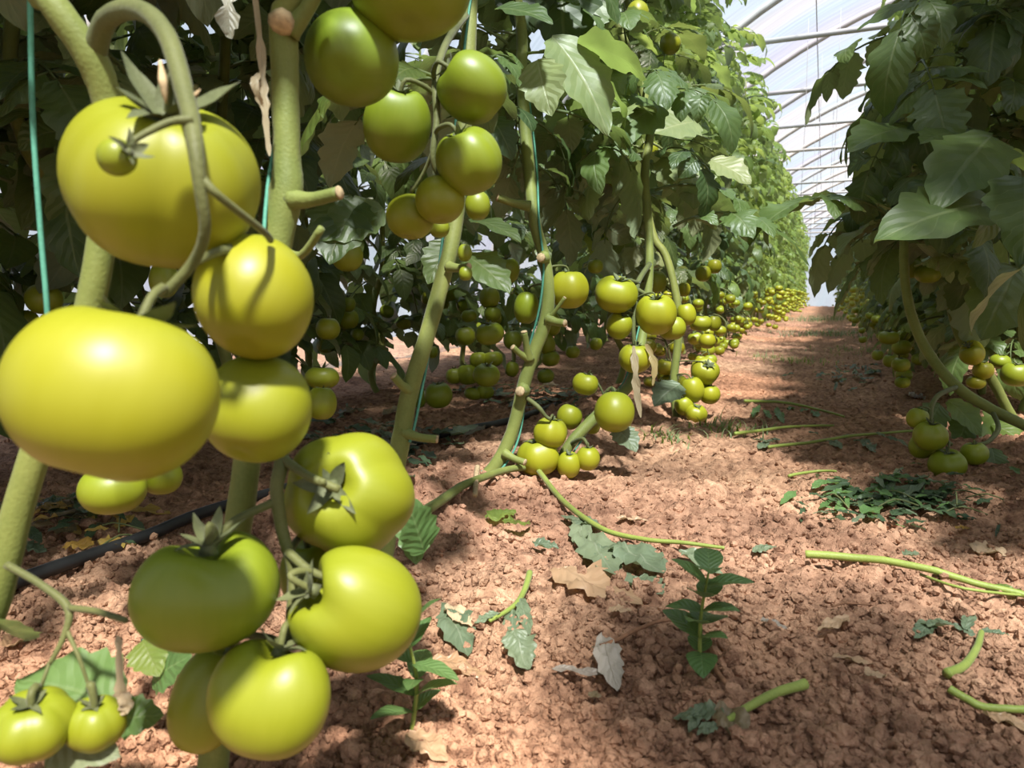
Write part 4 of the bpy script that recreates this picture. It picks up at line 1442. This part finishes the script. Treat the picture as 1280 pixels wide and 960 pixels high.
# ------------------------------------------------------------------ weeds and litter on the soil
def seedling(base, top, label, nodes, Lr, seed, wr=.34, name='weed_seedling'):
    rng = random.Random(seed)
    pl = empty(name, base)
    tag(pl, label, 'weed')
    mid = base.lerp(top, .5) + Vector((rng.uniform(-.006, .006), rng.uniform(-.006, .006), 0))
    tube_obj('stem', [base - Vector((0, 0, .006)), mid, top], [.0022, .0018, .001], M['leaf_weed'] if False else M['green_stick'], pl, 6, 5)
    H = (top - base).length
    for k in range(nodes):
        t = .22 + .78 * k / (nodes - 1)
        p = base.lerp(mid, t * 2) if t < .5 else mid.lerp(top, t * 2 - 1)
        a0 = (k % 2) * math.pi / 2 + rng.uniform(-.4, .4)
        for s in (0, math.pi):
            L = Lr * rng.uniform(.7, 1.15) * (1 - .45 * abs(t - .55))
            me = blade_mesh('leaf', L, L * wr * .5 * 2 * .6, 'leaf_weed', seed * 31 + k * 2 + (s > 1), droop=rng.uniform(.3, .9), fold=.2, serr=.04, ripple=.015)
            mw = (Matrix.Translation(p - base) @ Matrix.Rotation(a0 + s, 4, 'Z') @ Matrix.Rotation(rng.uniform(.15, .75) + .3 * (t > .9), 4, 'X'))
            o_ = link('leaf', me, pl)
            o_.matrix_local = mw
    return pl


b1 = G(876, 842)
seedling(b1, b1 + Vector((.004, .0, .098)), 'green leafy seedling with oval paired leaves on bare soil', 7, .044, 1, .6)
b2 = G(512, 912)
seedling(b2, b2 + Vector((-.002, .0, .088)), 'young weed with narrow pointed leaves below the bean-shaped tomato', 6, .052, 2, .36)


def on_ground(rows, lift):
    return [G(px, py, lift) for px, py in rows]


def stick(rows, r0, r1, label, mat='green_stick', name='cut_leafstalk', cat='leaf stalk', lift=.004):
    cp, _ = smooth_path([Vector((px, py, 0)) for px, py in rows], [1] * len(rows), 6)
    ends = on_ground(rows, 0)
    z0 = sum(p.z for p in ends) / len(ends)
    pts = []
    for p in cp:
        dr_ = c_r * ((p.x - 640) / FPX) + c_u * ((480 - p.y) / FPX) + c_f
        q = CAM + dr_ * ((CAMH - z0) / -dr_.z)
        pts.append(Vector((q.x, q.y, gz(q.x, q.y))))
    n = len(pts)
    mx = [max(p.z for p in pts[max(0, i - 2):i + 3]) for i in range(n)]
    for i in range(n):
        w_ = mx[max(0, i - 5):i + 6]
        pts[i].z = sum(w_) / len(w_) + lift * .5 + (r0 + r1) * .4 + .0035
    rad = [r0 + (r1 - r0) * i / (n - 1) for i in range(n)]
    o = tube_obj(name, pts, rad, M[mat], None, 8, 2, .03)
    tag(o, label, cat)
    return o


def crumple(L, W, seed, amp=.18, ns=18, nc=4, **kw):
    rng = random.Random(seed)
    V, F, U = leaflet(L, W, ns, nc, rng, droop=kw.get('droop', .3), fold=kw.get('fold', .3), serr=kw.get('serr', .35), ripple=.08, curl=kw.get('curl', 0))
    o1, o2 = rng.uniform(0, 9), rng.uniform(0, 9)
    W2 = max(W, 1e-4)
    out = []
    for v in V:
        z = amp * W * (math.sin(v.x / W2 * 5 + o1) * math.cos(v.y / W2 * 3.1 + o2) + .5 * math.sin(v.x / W2 * 11 + v.y / W2 * 7 + o1))
        out.append(Vector((v.x, v.y, max(v.z * .6 + z, -.003))))
    return out, F, U


def ground_leaf(a, b, Wr, mat, label, seed, name='dry_leaf', cat='leaf', parent=None, amp=.18, **kw):
    pa_, pb_ = G(*a), G(*b)
    d = pb_ - pa_
    L = max(.012, d.length)
    Wd = min(L * Wr, Wr * 1.25 * math.hypot(a[0] - b[0], a[1] - b[1]) / FPX * (pa_ - CAM).dot(c_f))
    V, F, U = crumple(L, Wd, seed, amp, **kw)
    ang = math.atan2(-d.x, d.y)
    pit = math.atan2(d.z, math.hypot(d.x, d.y))
    o = link(name, mesh_from(name, V, F, M[mat], U), None)
    mw = Matrix.Translation(pa_ + Vector((0, 0, .011))) @ Matrix.Rotation(ang, 4, 'Z') @ Matrix.Rotation(pit, 4, 'X')
    if parent is not None:
        o.parent = parent
        o.matrix_local = parent.matrix_world.inverted() @ mw if parent.type != 'EMPTY' else Matrix.Translation(-Vector(parent.location)) @ mw
    else:
        o.matrix_world = mw
        tag(o, label, cat)
    return o


def kid_leaf(parent, a, b, Wr, mat, seed, **kw):
    o = ground_leaf(a, b, Wr, mat, None, seed, 'leaflet', None, None, **kw)
    mw = o.matrix_world.copy() if False else o.matrix_basis.copy()
    o.parent = parent
    o.matrix_local = Matrix.Translation(-Vector(parent.location)) @ mw


# cut leaf stalks
s1 = stick([(668, 592), (700, 632), (745, 664), (800, 684), (850, 692), (905, 700)], .0052, .0022, 'long pruned leaf stalk curving from the tomato cluster across the soil')
for q, (a, b, wr) in enumerate((((730, 660), (720, 690), .35), ((735, 678), (768, 735), .3), ((775, 690), (830, 728), .34), ((790, 730), (828, 752), .42), ((748, 690), (775, 720), .3),
                                ((850, 700), (905, 720), .24), ((752, 668), (700, 650), .2))):
    kid_leaf(s1, a, b, wr, 'leaf_wilt', 300 + q)
s2 = stick([(1006, 709), (1080, 718), (1150, 731), (1210, 742), (1300, 757)], .0052, .0036, 'long straight green leaf stalk lying alone on the path soil')
tube_obj('side_shoot', on_ground([(1150, 733), (1205, 750), (1300, 760)], .014), [.002, .0018, .0014], M['green_stick'], None, 6, 4).name = 'side_shoot'
so = bpy.data.objects['side_shoot']
wl = so.location.copy()
so.parent = s2
so.location = wl - s2.location
kid_leaf(s2, (1235, 742), (1290, 748), .2, 'leaf_bright', 311)
s3 = stick([(1006, 874), (965, 884), (930, 896), (905, 910)], .0046, .0026, 'short cut leaf stalk with a grey withered tip beside the path')
for q, (a, b, wr) in enumerate((((905, 905), (838, 910), .26), ((895, 915), (870, 950), .3), ((880, 905), (860, 925), .25))):
    kid_leaf(s3, a, b, wr, 'leaf_wilt', 320 + q)
ground_leaf((898, 898), (940, 955), .3, 'leaf_brown', 'dark brown curled dead leaf against a short cut stalk', 325, amp=.35, fold=.5)
s4 = stick([(1182, 861), (1205, 848), (1220, 822), (1226, 800)], .0044, .0028, 'curved green leaf stalk with shrivelled leaflets on the lit soil')
for q, (a, b, wr) in enumerate((((1226, 803), (1262, 801), .25), ((1218, 808), (1188, 790), .3), ((1190, 800), (1140, 785), .28), ((1165, 790), (1142, 808), .3), ((1205, 800), (1215, 780), .3))):
    kid_leaf(s4, a, b, wr, 'leaf_wilt', 330 + q)
s5 = stick([(1184, 888), (1215, 898), (1250, 905), (1300, 912)], .0036, .003, 'thin green stalk under a tan curled leaf')
ground_leaf((1225, 905), (1300, 930), .2, 'leaf_dry', 'tan curled dry leaf resting on a thin green stalk', 340, amp=.3)
s6 = stick([(662, 726), (655, 748), (640, 768), (612, 786)], .0042, .002, 'short forked green stalk with drooping leaflets on sunny soil')
for q, (a, b, wr) in enumerate((((642, 800), (660, 852), .34), ((650, 760), (662, 805), .16), ((640, 770), (642, 815), .2), ((625, 780), (592, 788), .2))):
    kid_leaf(s6, a, b, wr, 'leaf_wilt', 345 + q)
s7 = stick([(918, 545), (960, 541), (1000, 538), (1042, 537)], .0048, .003, 'green stalk lying across the shaded path, longest of the far stalks')
s8 = stick([(930, 517), (975, 514), (1010, 514), (1055, 524)], .0048, .003, 'bent green stalk with feathery shreds lying further up the path')
s9 = stick([(960, 560), (1010, 556), (1070, 552), (1142, 549)], .004, .003, 'wilted leaf stalk stretched between path and weed heap')
for q in range(9):
    x0 = 1010 + q * 14
    kid_leaf(s9, (x0, 556 - q * .6), (x0 + 14, 548 + (q % 3) * 8), .35, 'leaf_wilt', 360 + q)
for q in range(6):
    x0 = 940 + q * 15
    kid_leaf(s8, (x0, 516), (x0 + 10, 509 + (q % 3) * 8), .3, 'leaf_weed', 370 + q)
for q in range(4):
    kid_leaf(s9, (975 - q * 8, 558), (960 - q * 6, 552 + (q % 3) * 7), .4, 'leaf_wilt', 380 + q)
stick([(985, 606), (1020, 603), (1045, 606)], .003, .002, 'thin green stalk scrap on the shaded path')
# cut stem by the base of plant D
stick([(530, 662), (560, 640), (590, 622), (640, 600), (668, 592)], .008, .006, 'old bare stem lying along the soil at the foot of the row', 'stem', 'bare_vine', 'vine', .006)
stick([(597, 603), (595, 620), (594, 636)], .005, .004, 'short tan cut stub of stem poking from the soil', 'cut', 'stem_stub', 'stem', .012)
stick([(750, 810), (780, 804), (815, 796), (842, 792)], .0026, .0016, 'brown dry twig leading to the oval-leaved seedling', 'twig', 'twig', 'twig')
stick([(886, 832), (895, 850), (910, 868)], .0026, .0022, 'reddish dry twig at the foot of the oval-leaved seedling', 'twig', 'twig', 'twig')
stick([(1040, 770), (1058, 764), (1085, 764)], .0012, .001, 'hair-thin reddish twig on sunny soil', 'twig', 'twig', 'twig')
# dry and fallen leaves
GL = [((692, 718), (806, 765), .26, 'leaf_dry', 'largest tan dry leaf, ragged, on the sunlit soil'),
      ((752, 808), (772, 885), .17, 'leaf_white', 'bleached dead leaf with dark speckles standing on the soil'),
      ((540, 838), (612, 856), .22, 'leaf_dry', 'tan curled leaf near the narrow-leaved weed'),
      ((560, 765), (586, 832), .24, 'leaf_wilt', 'pale green pointed leaf beside a forked stalk'),
      ((560, 768), (590, 790), .3, 'leaf_dry', 'small tan leaf folded over a pale pointed one'),
      ((512, 925), (560, 965), .26, 'leaf_dry', 'tan papery strip at the foot of the narrow-leaved weed'),
      ((265, 945), (312, 940), .4, 'leaf_dry', 'tan leaf under the lowest tomato of the truss'),
      ((86, 695), (118, 700), .5, 'leaf_yellow', 'orange-yellow fallen leaf on the drip hose, smaller of two'),
      ((122, 690), (172, 688), .42, 'leaf_yellow', 'orange-yellow crumpled leaf on the drip hose, larger of two'),
      ((610, 655), (645, 637), .35, 'leaf_bright', 'fresh yellow-green leaf tip by the fallen stem'),
      ((630, 672), (664, 662), .3, 'leaf_bright', 'yellow-green leaf lying just below another leaf tip'),
      ((665, 690), (700, 692), .35, 'leaf_wilt', 'grey-green curled leaf near the long curving stalk'),
      ((940, 700), (970, 692), .35, 'leaf_wilt', 'pale leaf at the end of the long curving stalk'),
      ((770, 655), (812, 660), .2, 'leaf_dry', 'thin tan leaf sliver above the long curving stalk'),
      ((1218, 698), (1256, 688), .5, 'leaf_dry', 'tan leaf in the shade below the wilted weed heap'),
      ((1193, 668), (1212, 667), .4, 'leaf_yellow', 'small orange leaf in the shade below the wilted weed heap'),
      ((1130, 704), (1148, 700), .4, 'leaf_wilt', 'small green leaf scrap above the long straight stalk'),
      ((1040, 835), (1105, 842), .12, 'leaf_dry', 'slender tan leaf on sunny soil between cut stalks'),
      ((1080, 858), (1108, 860), .3, 'leaf_dry', 'tiny pale husk of a leaf below a slender tan one'),
      ((735, 880), (752, 885), .4, 'leaf_brown', 'small dark leaf fragment beside the bleached leaf'),
      ((760, 775), (790, 772), .3, 'leaf_dry', 'tan leaf scrap under the largest dry leaf'),
      ((690, 850), (770, 855), .1, 'leaf_white', 'faded shreds of dead leaf by the bleached leaf'),
      ((20, 690), (60, 700), .3, 'leaf_wilt', 'dim leaf on the shaded soil behind the drip hose'),
      ((60, 640), (110, 655), .3, 'leaf_brown', 'brown leaf in shade behind the drip hose'),
      ((0, 825), (45, 800), .3, 'leaf_dry', 'tan leaf flake near the thin forked stalk'),
      ((1060, 790), (1020, 800), .2, 'leaf_dry', 'straw-coloured leaf flake beside the oval-leaved seedling'),
      ((950, 790), (985, 795), .25, 'leaf_white', 'whitish leaf flake on sunny soil by the seedling')]
for q, (a, b, wr, mat, lab) in enumerate(GL):
    ground_leaf(a, b, wr, mat, lab, 400 + q, 'fallen_leaf')

# wilted weed heap under the shaded row: leaves of a pulled weed, each a leaf of its own
def weed_heap(label, cx, cy, rx, ry, n, seed, mats, Lpx, pile, nst):
    rh_ = random.Random(seed)
    heap = empty('wilted_weed_heap', G(cx, cy))
    tag(heap, label, 'weeds')
    for k in range(n):
        u, v = max(-2, min(2, rh_.gauss(0, .45))), max(-2, min(2, rh_.gauss(0, .45)))
        px, py = cx + rx * u, cy + ry * v
        a = rh_.uniform(0, 6.28)
        L = rh_.uniform(*Lpx)
        o = ground_leaf((px, py), (px + math.cos(a) * L * 1.3, py + math.sin(a) * L * .35), rh_.uniform(.16, .34), rh_.choice(mats), None, seed * 1000 + k, 'leaf', None, ns=9, nc=1)
        mb = o.matrix_basis.copy()
        o.parent = heap
        o.matrix_local = Matrix.Translation(-Vector(heap.location) + Vector((0, 0, rh_.uniform(0, pile) * math.exp(-u * u - v * v)))) @ mb
    for k in range(nst):
        p = G(cx + rx * rh_.uniform(-1, 1), cy + ry * rh_.uniform(-.8, .8), .012)
        a = rh_.uniform(0, 6.28)
        tube_obj('weed_stem', [p, p + Vector((math.cos(a) * .03, math.sin(a) * .03, .012)), p + Vector((math.cos(a) * .07, math.sin(a) * .07, .0))], .0012, M['stalk'], heap, 5, 3)


weed_heap('heap of dark wilted weeds below the green tomatoes across the path', 1118, 630, 105, 32, 190, 8, ('leaf_dark', 'leaf_dark', 'leaf_weed', 'leaf_wilt'), (12, 30), .014, 9)
weed_heap('low tangle of dull weeds on shaded soil around the slanting stem', 470, 560, 120, 42, 110, 9, ('leaf_dark', 'leaf_wilt', 'leaf_brown'), (14, 34), .03, 10)
weed_heap('withered yellowish weeds behind the drip hose', 90, 660, 110, 30, 60, 10, ('leaf_brown', 'leaf_wilt', 'leaf_dark', 'leaf_yellow'), (18, 42), .03, 8)
weed_heap('dull fallen leaves under the row beyond the drip hose', 650, 500, 90, 18, 60, 11, ('leaf_dark', 'leaf_wilt', 'leaf_brown'), (10, 22), .02, 4)
weed_heap('scattered green weeds on the path before the distant grass', 1060, 470, 60, 14, 50, 12, ('leaf_weed', 'leaf_wilt', 'leaf_dark'), (6, 14), .02, 0)


def grass_tuft(c, n, h, label, seed, spread=.05):
    rng = random.Random(seed)
    V, F, U = [], [], []
    for k in range(n):
        x, y = c.x + rng.gauss(0, spread), c.y + rng.gauss(0, spread)
        z = gz(x, y)
        a = rng.uniform(0, 6.28)
        L = h * rng.uniform(.5, 1.2)
        lean = rng.uniform(.5, 1.5)
        b = len(V)
        for i in range(5):
            t = i / 4
            ww = .0022 * (1 - t) + .0002
            q = Vector((x - c.x + math.cos(a) * lean * L * t * t * .8, y - c.y + math.sin(a) * lean * L * t * t * .8, z - c.z - .003 + L * t * (1 - .55 * lean * t)))
            s = Vector((-math.sin(a), math.cos(a), 0)) * ww
            V += [q - s, q + s]
            U += [(.2, t), (.8, t)]
            if i:
                F.append((b + 2 * i - 2, b + 2 * i - 1, b + 2 * i + 1, b + 2 * i))
    o = link('grass_tuft', mesh_from('grass_tuft', V, F, M['leaf_bright' if n < 170 else 'leaf_weed'], U))
    o.location = c
    tag(o, label, 'grass', kind='stuff')


grass_tuft(G(908, 540), 90, .06, 'grass tuft at the foot of the five-fruit pile', 1, .05)
grass_tuft(G(985, 452), 160, .07, 'grass growing at the path edge of the sunlit row', 2, .11)
grass_tuft(G(1040, 418), 520, .09, 'grass patch across the distant path', 3, .25)
grass_tuft(G(1075, 440), 150, .06, 'wilted grass by the shaded row edge of the path', 4, .16)
grass_tuft(G(1028, 402), 600, .16, 'tall grass closing the distant end of the path', 5, .4)
grass_tuft(G(830, 540), 60, .05, 'sparse grass between creeping stem and five-fruit pile', 7, .04)

# white scrap of rubbish by the shaded row
c = G(1146, 498)
V, F, U = crumple(.075, .03, 77, .35)
o = link('plastic_scrap', mesh_from('plastic_scrap', V, F, M['paper'], U))
o.matrix_world = Matrix.Translation(c + Vector((-.02, 0, .012))) @ Matrix.Rotation(-1.0, 4, 'Z') @ Matrix.Rotation(-.35, 4, 'X')
tag(o, 'crumpled white scrap on the soil by the shaded row', 'scrap')
